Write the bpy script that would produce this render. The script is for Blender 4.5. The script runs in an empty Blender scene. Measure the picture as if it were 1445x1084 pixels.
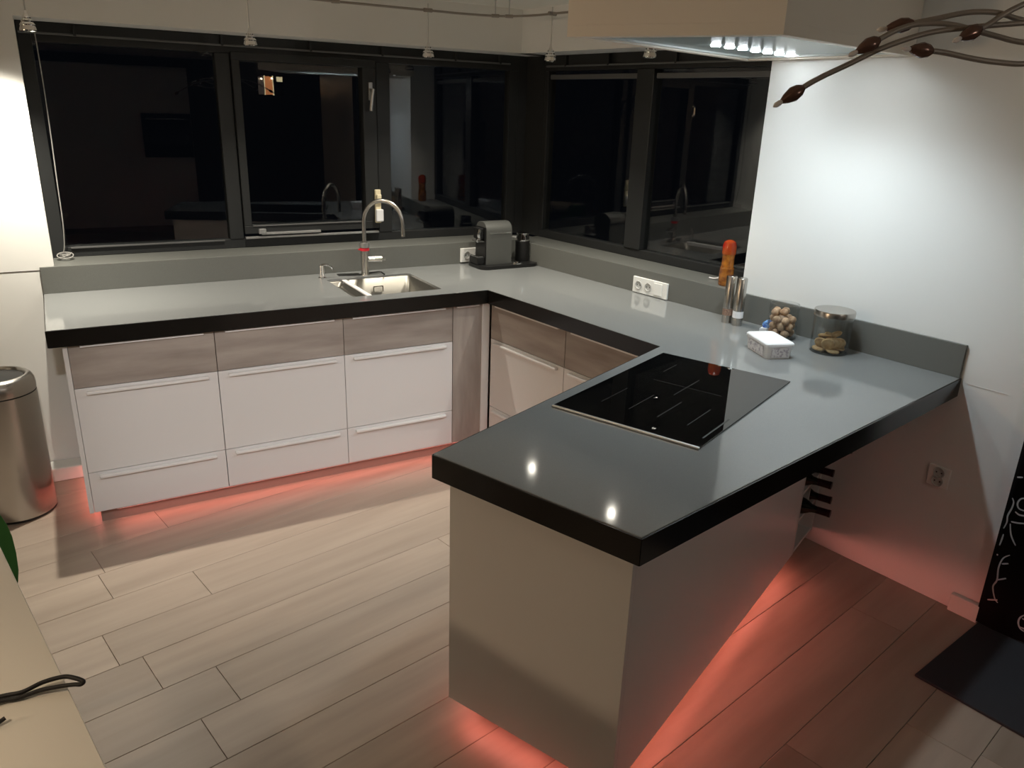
import bpy, bmesh, math, random
from mathutils import Vector, Matrix
from mathutils.geometry import tessellate_polygon

random.seed(7)
scene = bpy.context.scene
COL = scene.collection
PI = math.pi

# ------------------------------------------------------------------ camera
cam_d = bpy.data.cameras.new('camera')
cam = bpy.data.objects.new('camera', cam_d)
COL.objects.link(cam)
cam_d.sensor_width = 36.0
cam_d.lens = 36.0 * 1093.31 / 1445.0
cam_d.clip_start = 0.02
cam.matrix_world = Matrix(((0.865619, 0.140942, -0.480457, -1.898),
                           (-0.499674, 0.30463, -0.81088, -3.483),
                           (0.032075, 0.941985, 0.334119, 1.809),
                           (0, 0, 0, 1)))
scene.camera = cam

# ------------------------------------------------------------------ world, exposure
w = bpy.data.worlds.new('night')
scene.world = w
w.use_nodes = True
w.node_tree.nodes['Background'].inputs[0].default_value = (0.25, 0.32, 0.5, 1)
w.node_tree.nodes['Background'].inputs[1].default_value = 0.004
vs = scene.view_settings
vs.view_transform = 'Standard'
vs.look = 'None'
vs.exposure = 0.2
vs.gamma = 1.0
vs.use_curve_mapping = False

P_PENDANT = 36.0      # pendant spots over the worktop
P_HALL = 17.0         # ceiling spot behind the photographer
P_SINK = 170.0        # added fill spot that brightens the sink cabinets
P_HOOD = 5.2         # led row in the hood
P_ROOM = 72.0         # ceiling lamps of the dining side
E_RED = 11.0          # red led strips under the cabinets

# ------------------------------------------------------------------ helpers
def lin(c):
    def f(v):
        v /= 255.0
        return v / 12.92 if v <= 0.04045 else ((v + 0.055) / 1.055) ** 2.4
    return (f(c[0]), f(c[1]), f(c[2]), 1.0)

def mat(name, color, rough=0.5, metal=0.0, spec=0.5, emit=None, estr=0.0, trans=0.0, ior=1.45, coat=0.0):
    m = bpy.data.materials.new(name)
    m.use_nodes = True
    b = m.node_tree.nodes['Principled BSDF']
    b.inputs['Base Color'].default_value = (*color[:3], 1)
    b.inputs['Roughness'].default_value = rough
    b.inputs['Metallic'].default_value = metal
    b.inputs['Specular IOR Level'].default_value = spec
    b.inputs['IOR'].default_value = ior
    b.inputs['Transmission Weight'].default_value = trans
    b.inputs['Coat Weight'].default_value = coat
    if emit:
        b.inputs['Emission Color'].default_value = (*emit[:3], 1)
        b.inputs['Emission Strength'].default_value = estr
    return m

def nd(m, t, **kw):
    n = m.node_tree.nodes.new(t)
    for k, v in kw.items():
        setattr(n, k, v)
    return n

def lk(m, a, b):
    m.node_tree.links.new(a, b)

def noise_bump(m, scale=60, strength=0.1, dist=0.002, stretch=(1, 1, 1), detail=4):
    b = m.node_tree.nodes['Principled BSDF']
    tc = nd(m, 'ShaderNodeTexCoord'); mp = nd(m, 'ShaderNodeMapping')
    mp.inputs['Scale'].default_value = stretch
    n = nd(m, 'ShaderNodeTexNoise'); n.inputs['Scale'].default_value = scale; n.inputs['Detail'].default_value = detail
    bp = nd(m, 'ShaderNodeBump'); bp.inputs['Strength'].default_value = strength; bp.inputs['Distance'].default_value = dist
    lk(m, tc.outputs['Object'], mp.inputs[0]); lk(m, mp.outputs[0], n.inputs['Vector'])
    lk(m, n.outputs['Fac'], bp.inputs['Height']); lk(m, bp.outputs[0], b.inputs['Normal'])
    return n

def noise_color(m, c0, c1, scale, stretch=(1, 1, 1), detail=4, lo=0.35, hi=0.65, rand=0.0):
    """colour from stretched noise, optional per-object brightness and offset"""
    b = m.node_tree.nodes['Principled BSDF']
    tc = nd(m, 'ShaderNodeTexCoord'); mp = nd(m, 'ShaderNodeMapping')
    mp.inputs['Scale'].default_value = stretch
    n = nd(m, 'ShaderNodeTexNoise'); n.inputs['Scale'].default_value = scale; n.inputs['Detail'].default_value = detail
    rp = nd(m, 'ShaderNodeValToRGB')
    rp.color_ramp.elements[0].position = lo; rp.color_ramp.elements[0].color = (*c0[:3], 1)
    rp.color_ramp.elements[1].position = hi; rp.color_ramp.elements[1].color = (*c1[:3], 1)
    lk(m, tc.outputs['Object'], mp.inputs[0])
    oi = nd(m, 'ShaderNodeObjectInfo')
    va = nd(m, 'ShaderNodeVectorMath', operation='ADD')
    sc = nd(m, 'ShaderNodeMath', operation='MULTIPLY'); sc.inputs[1].default_value = 37.0
    lk(m, oi.outputs['Random'], sc.inputs[0]); lk(m, mp.outputs[0], va.inputs[0]); lk(m, sc.outputs[0], va.inputs[1])
    lk(m, va.outputs[0], n.inputs['Vector']); lk(m, n.outputs['Fac'], rp.inputs[0])
    if rand > 0:
        hs = nd(m, 'ShaderNodeHueSaturation')
        mr = nd(m, 'ShaderNodeMapRange')
        mr.inputs['To Min'].default_value = 1 - rand; mr.inputs['To Max'].default_value = 1 + rand
        lk(m, oi.outputs['Random'], mr.inputs['Value']); lk(m, mr.outputs[0], hs.inputs['Value'])
        lk(m, rp.outputs[0], hs.inputs['Color']); lk(m, hs.outputs[0], b.inputs['Base Color'])
    else:
        lk(m, rp.outputs[0], b.inputs['Base Color'])
    return n

def link(name, me, m, parent=None, loc=(0, 0, 0), rz=0.0, smooth=False):
    o = bpy.data.objects.new(name, me)
    COL.objects.link(o)
    if m is not None:
        me.materials.append(m)
    o.parent = parent
    o.location = loc
    o.rotation_euler = (0, 0, rz)
    if smooth:
        for p in me.polygons:
            p.use_smooth = True
    return o

def obj(name, bm, m, parent=None, loc=(0, 0, 0), rz=0.0, smooth=False, auto=None):
    bmesh.ops.recalc_face_normals(bm, faces=bm.faces[:])
    if auto is not None:
        for f in bm.faces:
            f.smooth = True
        for e in bm.edges:
            if len(e.link_faces) == 2:
                if e.calc_face_angle(0) > auto:
                    e.smooth = False
    me = bpy.data.meshes.new(name)
    bm.to_mesh(me)
    bm.free()
    return link(name, me, m, parent, loc, rz, smooth)

def empty(name, loc=(0, 0, 0), rz=0.0):
    o = bpy.data.objects.new(name, None)
    o.empty_display_size = 0.05
    COL.objects.link(o)
    o.location = loc
    o.rotation_euler = (0, 0, rz)
    return o

def tag(o, label, cat, group=None):
    o['label'] = label
    o['category'] = cat
    if group:
        o['group'] = group
    return o

def struct(o, label=None, cat=None):
    o['kind'] = 'structure'
    if label:
        o['label'] = label
        o['category'] = cat
    return o

def box(bm, x0, x1, y0, y1, z0, z1, bev=0.0, seg=2):
    r = bmesh.ops.create_cube(bm, size=1.0)
    vs_ = r['verts']
    for v in vs_:
        v.co = Vector((x0 + (v.co.x + .5) * (x1 - x0), y0 + (v.co.y + .5) * (y1 - y0), z0 + (v.co.z + .5) * (z1 - z0)))
    if bev > 0:
        es = list({e for v in vs_ for e in v.link_edges})
        bmesh.ops.bevel(bm, geom=es, offset=bev, segments=seg, profile=0.5, affect='EDGES')
    return bm

def nb(*a, **k):
    return box(bmesh.new(), *a, **k)

def prism(bm, pts, z0, z1, holes=()):
    """vertical prism over a polygon (with holes)"""
    loops = [list(pts)] + [list(h) for h in holes]
    flat = [p for l in loops for p in l]
    tris = tessellate_polygon([[Vector((p[0], p[1], 0)) for p in l] for l in loops])
    lo = [bm.verts.new((p[0], p[1], z0)) for p in flat]
    hi = [bm.verts.new((p[0], p[1], z1)) for p in flat]
    for t in tris:
        bm.faces.new([hi[i] for i in t])
        bm.faces.new([lo[i] for i in reversed(t)])
    k = 0
    for l in loops:
        n = len(l)
        for i in range(n):
            a, b = k + i, k + (i + 1) % n
            bm.faces.new((lo[a], lo[b], hi[b], hi[a]))
        k += n
    return bm

def convex(bm, pts, z0, z1, bev=0.0):
    lo = [bm.verts.new((p[0], p[1], z0)) for p in pts]
    hi = [bm.verts.new((p[0], p[1], z1)) for p in pts]
    bm.faces.new(list(reversed(lo)))
    top = bm.faces.new(hi)
    n = len(pts)
    for i in range(n):
        j = (i + 1) % n
        bm.faces.new((lo[i], lo[j], hi[j], hi[i]))
    if bev:
        bmesh.ops.bevel(bm, geom=list(top.edges), offset=bev, segments=1, affect='EDGES')
    return bm

def lathe(bm, prof, n=32, c=(0, 0, 0), sx=1.0, sy=1.0):
    rings = []
    for r, z in prof:
        if r < 1e-6:
            rings.append([bm.verts.new((c[0], c[1], c[2] + z))])
        else:
            rings.append([bm.verts.new((c[0] + sx * r * math.cos(2 * PI * i / n), c[1] + sy * r * math.sin(2 * PI * i / n), c[2] + z)) for i in range(n)])
    for a, b in zip(rings, rings[1:]):
        for i in range(n):
            j = (i + 1) % n
            if len(a) == 1 and len(b) == 1:
                continue
            if len(a) == 1:
                bm.faces.new((a[0], b[j], b[i]))
            elif len(b) == 1:
                bm.faces.new((a[i], a[j], b[0]))
            else:
                bm.faces.new((a[i], a[j], b[j], b[i]))
    return bm

def tube(bm, pts, r, n=10, caps=True, closed=False):
    P = [Vector(p) for p in pts]
    m = len(P)
    rr = r if isinstance(r, (list, tuple)) else [r] * m
    rings = []
    up = None
    for i in range(m):
        if closed:
            t = (P[(i + 1) % m] - P[i - 1]).normalized()
        else:
            t = (P[min(i + 1, m - 1)] - P[max(i - 1, 0)]).normalized()
        if up is None:
            up = Vector((0, 0, 1)) if abs(t.z) < 0.9 else Vector((1, 0, 0))
        s = t.cross(up)
        if s.length < 1e-5:
            s = t.cross(Vector((0, 1, 0)))
        s.normalize()
        up = s.cross(t).normalized()
        rings.append([bm.verts.new(P[i] + (s * math.cos(2 * PI * k / n) + up * math.sin(2 * PI * k / n)) * rr[i]) for k in range(n)])
    for i in range(m if closed else m - 1):
        a, b = rings[i], rings[(i + 1) % m]
        for k in range(n):
            bm.faces.new((a[k], a[(k + 1) % n], b[(k + 1) % n], b[k]))
    if caps and not closed:
        bm.faces.new(list(reversed(rings[0])))
        bm.faces.new(rings[-1])
    return bm

def spline(pts, k=6):
    """catmull-rom through points"""
    P = [Vector(p) for p in pts]
    out = []
    for i in range(len(P) - 1):
        p0 = P[max(i - 1, 0)]; p1 = P[i]; p2 = P[i + 1]; p3 = P[min(i + 2, len(P) - 1)]
        for j in range(k):
            t = j / k
            out.append(0.5 * ((2 * p1) + (p2 - p0) * t + (2 * p0 - 5 * p1 + 4 * p2 - p3) * t * t + (3 * p1 - p0 - 3 * p2 + p3) * t ** 3))
    out.append(P[-1])
    return out

def rrect(x0, x1, y0, y1, r, k=5):
    pts = []
    for cx, cy, a0 in ((x1 - r, y1 - r, 0), (x0 + r, y1 - r, PI / 2), (x0 + r, y0 + r, PI), (x1 - r, y0 + r, 1.5 * PI)):
        for i in range(k + 1):
            a = a0 + i * PI / 2 / k
            pts.append((cx + r * math.cos(a), cy + r * math.sin(a)))
    return pts

def sphere(bm, c, r, u=12, v=8, sc=(1, 1, 1)):
    q = bmesh.ops.create_uvsphere(bm, u_segments=u, v_segments=v, radius=1.0)
    for vv in q['verts']:
        vv.co = Vector((c[0] + vv.co.x * r * sc[0], c[1] + vv.co.y * r * sc[1], c[2] + vv.co.z * r * sc[2]))
    return bm

# ------------------------------------------------------------------ frames of reference
AR = 0.1355                                   # the window wall on the right stands 7.8 degrees off square
TR = AR - PI / 2                              # its local frame: x along the wall, y into the wall
DR = Vector((math.sin(AR), -math.cos(AR), 0))
NR = Vector((math.cos(AR), math.sin(AR), 0))
def fr(x, y, z=0.0):
    return DR * x + NR * y + Vector((0, 0, z))
TP = math.atan2(.398, .917)                   # peninsula frame, origin at its free corner
PD = Vector((-1.098, -1.727, 0)); UL = Vector((math.cos(TP), math.sin(TP), 0)); UP = Vector((-math.sin(TP), math.cos(TP), 0))
def fp(s, t, z=0.0):
    return PD + UL * s + UP * t + Vector((0, 0, z))
CEIL = 2.345
HT = 0.92
HU = 0.8485
SILL = 1.046
XW = -6.2                                     # far left wall
YF = -7.4                                     # wall behind the photographer

# ------------------------------------------------------------------ materials
M = {}
M['wall'] = mat('white_painted_wall', (0.80, 0.79, 0.75), 0.55, spec=0.35); noise_bump(M['wall'], 180, 0.06, 0.001)
M['darkwall'] = mat('dimmed_wall', (0.10, 0.09, 0.085), 0.6); noise_bump(M['darkwall'], 180, 0.06, 0.001)  # dark colour stands in for the unlit far end of the room
M['gloss_wall'] = mat('white_satin_wall', (0.80, 0.80, 0.78), 0.32, spec=0.4); noise_bump(M['gloss_wall'], 90, 0.03, 0.001)
M['ceiling'] = mat('ceiling_paint', (0.80, 0.77, 0.70), 0.8, spec=0.2); noise_bump(M['ceiling'], 200, 0.05, 0.001)
M['plank'] = mat('grey_oak_plank', (0.4, 0.35, 0.3), 0.42, spec=0.4)
noise_color(M['plank'], (0.335, 0.268, 0.212), (0.435, 0.355, 0.288), 2.6, (0.5, 5, 5), 6, 0.28, 0.72, rand=0.09)
noise_bump(M['plank'], 6, 0.05, 0.001, (0.6, 14, 14), 6)
M['gap'] = mat('dark_joint', (0.06, 0.045, 0.035), 0.9)
M['stone'] = mat('dark_grey_stone', (0.2, 0.2, 0.195), 0.08, spec=0.9)
noise_color(M['stone'], (0.200, 0.207, 0.203), (0.236, 0.244, 0.240), 900, (1, 1, 1), 2, 0.35, 0.65)
M['stone_edge'] = mat('black_stone_edge', (0.010, 0.009, 0.008), 0.16, spec=0.5); noise_bump(M['stone_edge'], 400, 0.02, 0.0005)
M['upstand'] = mat('grey_stone_upstand', (0.11, 0.11, 0.105), 0.3, spec=0.4)
noise_color(M['upstand'], (0.125, 0.128, 0.116), (0.155, 0.157, 0.144), 500, (1, 1, 1), 2)
M['front'] = mat('white_lacquer', (0.76, 0.745, 0.74), 0.28, spec=0.45); noise_bump(M['front'], 8, 0.01, 0.001)
M['carcass'] = mat('white_carcass', (0.72, 0.70, 0.68), 0.5); noise_bump(M['carcass'], 60, 0.02, 0.0005)
M['handle'] = mat('white_handle', (0.82, 0.81, 0.80), 0.3); noise_bump(M['handle'], 60, 0.02, 0.0005)
def oak(name, stretch):
    m = mat(name, (0.3, 0.25, 0.21), 0.5, spec=0.3)
    noise_color(m, (0.265, 0.225, 0.198), (0.42, 0.37, 0.335), 2.6, stretch, 6, 0.28, 0.70, rand=0.08)
    noise_bump(m, 8, 0.1, 0.001, stretch, 6)
    return m
M['oak'] = oak('grey_oak_front', (1, 5, 6))
M['oak_v'] = oak('grey_oak_upright', (6, 5, 1))
M['plinth'] = mat('plinth_brown', (0.26, 0.20, 0.17), 0.4); noise_bump(M['plinth'], 20, 0.03, 0.001)
M['frame'] = mat('anthracite_frame', (0.022, 0.023, 0.023), 0.42, spec=0.4); noise_bump(M['frame'], 300, 0.03, 0.0003)
M['alu'] = mat('aluminium', (0.55, 0.55, 0.54), 0.35, 0.9); noise_bump(M['alu'], 200, 0.02, 0.0003)
M['dullalu'] = mat('dull_grey_metal', (0.13, 0.13, 0.128), 0.45, 0.3); noise_bump(M['dullalu'], 200, 0.02, 0.0003)
M['cordm'] = mat('grey_cord', (0.30, 0.29, 0.27), 0.6); noise_bump(M['cordm'], 200, 0.02, 0.0003)
M['steel'] = mat('brushed_steel', (0.52, 0.50, 0.47), 0.27, 1.0); noise_bump(M['steel'], 40, 0.04, 0.0004, (12, 12, 0.6))
M['sinksteel'] = mat('sink_steel', (0.24, 0.228, 0.20), 0.42, 1.0); noise_bump(M['sinksteel'], 40, 0.04, 0.0004, (1, 9, 9))
M['chrome'] = mat('chrome', (0.8, 0.8, 0.8), 0.08, 1.0); noise_bump(M['chrome'], 30, 0.005, 0.0002)
M['black'] = mat('black_plastic', (0.012, 0.012, 0.012), 0.35); noise_bump(M['black'], 200, 0.03, 0.0003)
M['rubber'] = mat('black_rubber', (0.014, 0.012, 0.012), 0.6); noise_bump(M['rubber'], 200, 0.03, 0.0003)
M['hob'] = mat('black_ceramic_glass', (0.003, 0.003, 0.003), 0.015, spec=0.5); noise_color(M['hob'], (0.0025,0.0025,0.0025), (0.0035,0.0035,0.0035), 20)
M['mark'] = mat('hob_print', (0.012, 0.012, 0.012), 0.4); noise_bump(M['mark'], 100, 0.01, 0.0002)
M['socket'] = mat('white_socket_plastic', (0.85, 0.85, 0.82), 0.3); noise_bump(M['socket'], 100, 0.01, 0.0002)
M['socket_in'] = mat('socket_shadow_grey', (0.55, 0.55, 0.53), 0.4); noise_bump(M['socket_in'], 100, 0.01, 0.0002)
M['glass'] = mat('clear_glass', (0.97, 0.98, 0.98), 0.0, trans=1.0, ior=1.45); noise_bump(M['glass'], 5, 0.01, 0.0002)
M['red'] = mat('red_ring', (0.75, 0.03, 0.05), 0.35); noise_bump(M['red'], 60, 0.02, 0.0003)
M['white'] = mat('white_plastic', (0.85, 0.85, 0.86), 0.35); noise_bump(M['white'], 80, 0.02, 0.0003)
M['machine'] = mat('grey_machine_metal', (0.135, 0.138, 0.128), 0.36, 0.4); noise_bump(M['machine'], 250, 0.03, 0.0003)
M['table'] = mat('cream_table_top', (0.70, 0.655, 0.585), 0.5, spec=0.3); noise_bump(M['table'], 120, 0.02, 0.0004)
M['green'] = mat('green_plastic', (0.045, 0.17, 0.05), 0.38); noise_bump(M['green'], 40, 0.03, 0.0005)
M['mat'] = mat('charcoal_mat', (0.045, 0.048, 0.055), 0.95, spec=0.1); noise_bump(M['mat'], 350, 0.6, 0.004)
M['curtain'] = mat('black_fabric', (0.006, 0.006, 0.007), 0.8, spec=0.2); noise_bump(M['curtain'], 500, 0.1, 0.0005)
M['print'] = mat('pale_print', (0.45, 0.45, 0.46), 0.7); noise_bump(M['print'], 300, 0.1, 0.0005)
M['copper'] = mat('dark_copper', (0.17, 0.095, 0.075), 0.25, 0.5); noise_bump(M['copper'], 60, 0.05, 0.0005)
M['bronze'] = mat('bronze_arm', (0.30, 0.265, 0.23), 0.45, 0.3); noise_bump(M['bronze'], 120, 0.05, 0.0005)
M['bulb'] = mat('unlit_bulb_glass', (0.85, 0.82, 0.80), 0.12, spec=0.6); noise_bump(M['bulb'], 50, 0.01, 0.0002)
M['hood'] = mat('hood_paint', (0.82, 0.75, 0.65), 0.5); noise_bump(M['hood'], 150, 0.02, 0.0005)
M['hood_glass'] = mat('hood_bottom_glass', (0.42, 0.50, 0.50), 0.25); noise_bump(M['hood_glass'], 40, 0.01, 0.0003)
M['hood_trim'] = mat('hood_bottom_trim', (0.62, 0.66, 0.64), 0.35); noise_bump(M['hood_trim'], 40, 0.01, 0.0003)
M['led'] = mat('led_lens', (1, 1, 1), 0.3, emit=(0.88, 0.96, 1.0), estr=60.0); noise_bump(M['led'], 20, 0.01, 0.0003)
M['redled'] = mat('red_led_strip', (0.8, 0.2, 0.15), 0.4, emit=(1.0, 0.26, 0.21), estr=E_RED); noise_bump(M['redled'], 20, 0.01, 0.0003)
M['spot_on'] = mat('pendant_lens', (1, 0.97, 0.9), 0.3, emit=(1.0, 0.93, 0.80), estr=160.0); noise_bump(M['spot_on'], 20, 0.01, 0.0003)
M['redwide'] = mat('red_led_wide', (0.8, 0.2, 0.15), 0.4, emit=(1.0, 0.28, 0.22), estr=50.0); noise_bump(M['redwide'], 20, 0.01, 0.0003)
M['lamp_on'] = mat('lamp_lens', (1, 0.95, 0.85), 0.3, emit=(1.0, 0.86, 0.62), estr=40.0); noise_bump(M['lamp_on'], 20, 0.01, 0.0003)
M['wine'] = mat('dark_wine_bottle', (0.006, 0.008, 0.005), 0.08, spec=0.6); noise_bump(M['wine'], 20, 0.01, 0.0003)
M['foil'] = mat('bottle_foil', (0.035, 0.008, 0.01), 0.3, 0.5); noise_bump(M['foil'], 150, 0.05, 0.0003)
M['walnut'] = mat('walnut_shell', (0.45, 0.29, 0.17), 0.6); noise_color(M['walnut'], (0.28, 0.15, 0.085), (0.60, 0.43, 0.27), 60, (1, 1, 1), 5, 0.3, 0.7, rand=0.2)
noise_bump(M['walnut'], 120, 0.5, 0.003)
M['biscuit'] = mat('biscuit', (0.62, 0.44, 0.22), 0.8); noise_color(M['biscuit'], (0.42, 0.25, 0.10), (0.72, 0.54, 0.30), 50, (1, 1, 1), 5, 0.3, 0.7, rand=0.15)
noise_bump(M['biscuit'], 150, 0.4, 0.002)
M['sauce'] = mat('orange_sauce', (0.55, 0.19, 0.015), 0.25, coat=0.6)
noise_color(M['sauce'], (0.20, 0.055, 0.008), (0.48, 0.17, 0.02), 35, (1, 1, 1), 5, 0.35, 0.65); noise_bump(M['sauce'], 60, 0.3, 0.002)
M['redlabel'] = mat('amber_red_cap', (0.45, 0.06, 0.015), 0.12, coat=.6); noise_color(M['redlabel'], (0.30, 0.014, 0.010), (0.40, 0.10, 0.014), 14); noise_bump(M['redlabel'], 60, 0.02, 0.0003)
M['pepper'] = mat('peppercorns', (0.22, 0.13, 0.09), 0.6); noise_color(M['pepper'], (0.08, 0.04, 0.03), (0.45, 0.30, 0.22), 400, (1, 1, 1), 2)
M['bluebag'] = mat('blue_wrapper', (0.02, 0.10, 0.40), 0.35); noise_color(M['bluebag'], (0.012, 0.05, 0.25), (0.16, 0.35, 0.65), 45, (1, 1, 1), 3); noise_bump(M['bluebag'], 60, 0.5, 0.004)
M['tubprint'] = mat('faded_tub_print', (0.5, 0.45, 0.5), 0.5); noise_color(M['tubprint'], (0.50, 0.46, 0.52), (0.86, 0.84, 0.85), 90, (1, 1, 1), 3, 0.38, 0.55)
M['warmwall'] = mat('lit_hall_wall', (0.55, 0.26, 0.12), 0.7); noise_bump(M['warmwall'], 60, 0.1, 0.001)
M['hallcream'] = mat('hall_woodwork', (0.75, 0.66, 0.45), 0.5); noise_bump(M['hallcream'], 60, 0.05, 0.001)
M['oven'] = mat('oven_black_glass', (0.004, 0.004, 0.005), 0.05); noise_bump(M['oven'], 10, 0.002, 0.0002)

# window pane: fresnel mix of see-through and mirror reflection
g = bpy.data.materials.new('window_glass'); g.use_nodes = True
nt = g.node_tree; nt.nodes.clear()
out = nt.nodes.new('ShaderNodeOutputMaterial'); mx = nt.nodes.new('ShaderNodeMixShader')
tr = nt.nodes.new('ShaderNodeBsdfTransparent'); gl = nt.nodes.new('ShaderNodeBsdfGlossy'); fn = nt.nodes.new('ShaderNodeFresnel')
tr.inputs[0].default_value = (0.93, 0.95, 0.95, 1); gl.inputs['Roughness'].default_value = 0.0; fn.inputs[0].default_value = 1.7
ge = nt.nodes.new('ShaderNodeNewGeometry'); ma_ = nt.nodes.new('ShaderNodeMath'); ma_.operation = 'MULTIPLY_ADD'
ma_.inputs[1].default_value = 1 / 1.7 - 1.7; ma_.inputs[2].default_value = 1.7          # same reflectance on the far side of the thin sheet
nt.links.new(ge.outputs['Backfacing'], ma_.inputs[0]); nt.links.new(ma_.outputs[0], fn.inputs[0])
nt.links.new(fn.outputs[0], mx.inputs[0]); nt.links.new(tr.outputs[0], mx.inputs[1]); nt.links.new(gl.outputs[0], mx.inputs[2]); nt.links.new(mx.outputs[0], out.inputs[0])
M['pane'] = g
g2 = g.copy(); g2.name = 'jar_glass'
[n for n in g2.node_tree.nodes if n.type == 'MATH'][0].inputs[1].default_value = 1 / 1.45 - 1.45; [n for n in g2.node_tree.nodes if n.type == 'MATH'][0].inputs[2].default_value = 1.45
g2.node_tree.nodes['Transparent BSDF'].inputs[0].default_value = (0.94, 0.95, 0.95, 1)
M['glass'] = g2

# ------------------------------------------------------------------ the room: floor
# room outline, convex
def wall_pt(y, k=0.6658):
    return ((k - NR.y * y) / NR.x, y)
room = [(XW, YF), wall_pt(YF), wall_pt(0.71), (XW, 0.71)]
floor = struct(obj('floor', convex(bmesh.new(), room, -0.12, -0.016), M['gap']), 'pale grey oak plank floor of the kitchen', 'floor')

def clip(poly, a, b, c):
    """keep a*x + b*y <= c"""
    outp = []
    n = len(poly)
    for i in range(n):
        p, q = poly[i], poly[(i + 1) % n]
        dp = a * p[0] + b * p[1] - c; dq = a * q[0] + b * q[1] - c
        if dp <= 0:
            outp.append(p)
        if dp * dq < 0:
            t = dp / (dp - dq)
            outp.append((p[0] + (q[0] - p[0]) * t, p[1] + (q[1] - p[1]) * t))
    return outp

TF = math.radians(11.5)
ca, sa = math.cos(TF), math.sin(TF)
PW = 0.2045
rng = random.Random(3)
# rows are measured across the boards; a known seam runs through (-2.03, -1.225)
v_seam = -(-2.03) * sa + (-1.225) * ca
joints = {0: -1.62 * ca + -1.25 * sa, 1: None, 2: -1.945 * ca + -0.88 * sa, 4: -1.935 * ca + -0.45 * sa}
def uv2xy(u, v):
    return (u * ca - v * sa, u * sa + v * ca)
row = -33
while row < 14:
    v0 = v_seam + (row - 1) * PW
    v1 = v0 + PW
    j0 = joints.get(row)
    base = j0 if j0 is not None else rng.uniform(-2.0, 0.2)
    us = [base]
    while us[-1] < 2.8:
        us.append(us[-1] + rng.choice((1.25, 1.6, 1.9, 2.1)))
    while us[0] > -8.8:
        us.insert(0, us[0] - rng.choice((1.25, 1.6, 1.9, 2.1)))
    for u0, u1 in zip(us, us[1:]):
        gx = 0.0007
        poly = [uv2xy(u0 + gx, v0 + gx), uv2xy(u1 - gx, v0 + gx), uv2xy(u1 - gx, v1 - gx), uv2xy(u0 + gx, v1 - gx)]
        for (a, b, c) in ((-1, 0, -XW), (0, 1, 0.71), (NR.x, NR.y, 0.6658), (0, -1, -YF)):
            if len(poly) >= 3:
                poly = clip(poly, a, b, c)
        if len(poly) < 3:
            continue
        area = 0.5 * abs(sum(poly[i][0] * poly[(i + 1) % len(poly)][1] - poly[(i + 1) % len(poly)][0] * poly[i][1] for i in range(len(poly))))
        if area < 0.004:
            continue
        cu, cv = (u0 + u1) / 2, (v0 + v1) / 2
        cx, cy = uv2xy(cu, cv)
        loc_poly = [((p[0] - cx) * ca + (p[1] - cy) * sa, -(p[0] - cx) * sa + (p[1] - cy) * ca) for p in poly]
        b = convex(bmesh.new(), loc_poly, -0.015, 0.0, 0.0012)
        obj('plank', b, M['plank'], floor, (cx, cy, 0), TF)
    row += 1

# ------------------------------------------------------------------ the room: walls and ceiling
bm = bmesh.new()
box(bm, XW, -1.933, 0.71, 1.0, 0, CEIL)
box(bm, -1.933, 0.80, 0.71, 1.0, 0, 1.026)
box(bm, -1.933, 0.80, 0.71, 1.0, 2.116, CEIL)
struct(obj('wall_back', bm, M['wall']), 'white wall around the wide dark window', 'wall')
bm = bmesh.new()
box(bm, -0.70, 1.075, 0.6658, 0.94, 0, 1.026)
box(bm, -0.70, 1.075, 0.6658, 0.94, 2.116, CEIL)
box(bm, 1.075, 5.7, 0.6658, 0.94, 0, CEIL)
struct(obj('wall_right', bm, M['gloss_wall'], None, (0, 0, 0), TR), 'white wall beside the peninsula', 'wall')
struct(obj('wall_left', nb(XW - 0.1, XW, YF - 0.1, 1.0, 0, CEIL), M['wall']), 'white wall on the bin side of the room', 'wall')
struct(obj('wall_front', nb(XW, 2.0, YF - 0.1, YF, 0, CEIL), M['darkwall']), 'wall behind the dining side, darkened to dim the pane reflections', 'wall')
struct(obj('ceiling', convex(bmesh.new(), [(XW - 0.1, YF - 0.1), wall_pt(YF - 0.1, 0.94), wall_pt(1.0, 0.94), (XW - 0.1, 1.0)], CEIL, CEIL + 0.1), M['ceiling']), 'white ceiling of the kitchen', 'ceiling')
struct(obj('baseboard_back', nb(XW, -1.945, 0.60, 0.708, 0, 0.07, 0.006), M['wall']), 'low white boxed skirting behind the bin', 'baseboard')
struct(obj('baseboard_right', nb(2.235, 2.345, 0.640, 0.665, 0, 0.075, 0.004), M['wall'], None, (0, 0, 0), TR), 'short piece of white skirting beside the black curtain', 'baseboard')

# board joints in the two white walls
struct(obj('trim_1', nb(-4.2, -1.9935, 0.7085, 0.711, 1.028, 1.031), M['gap']), 'thin dark board joint in the wall left of the upstand', 'joint')
struct(obj('trim_2', nb(2.105, 2.245, 0.6648, 0.667, 0.902, 0.9045), M['carcass'], None, (0, 0, 0), TR), 'faint board joint in the wall past the worktop', 'joint')

# window sills
b = bmesh.new(); box(b, -1.932, 0.60, 0.7105, 0.935, 1.0265, SILL, 0.002)
struct(obj('trim_3', b, M['upstand']), 'dark grey stone sill of the wide window', 'window sill')
b = bmesh.new(); box(b, -0.66, 1.074, 0.6665, 0.875, 1.0265, SILL - 0.0004, 0.002)
struct(obj('trim_4', b, M['upstand'], None, (0, 0, 0), TR), 'dark grey stone sill of the corner window', 'window sill')

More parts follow.
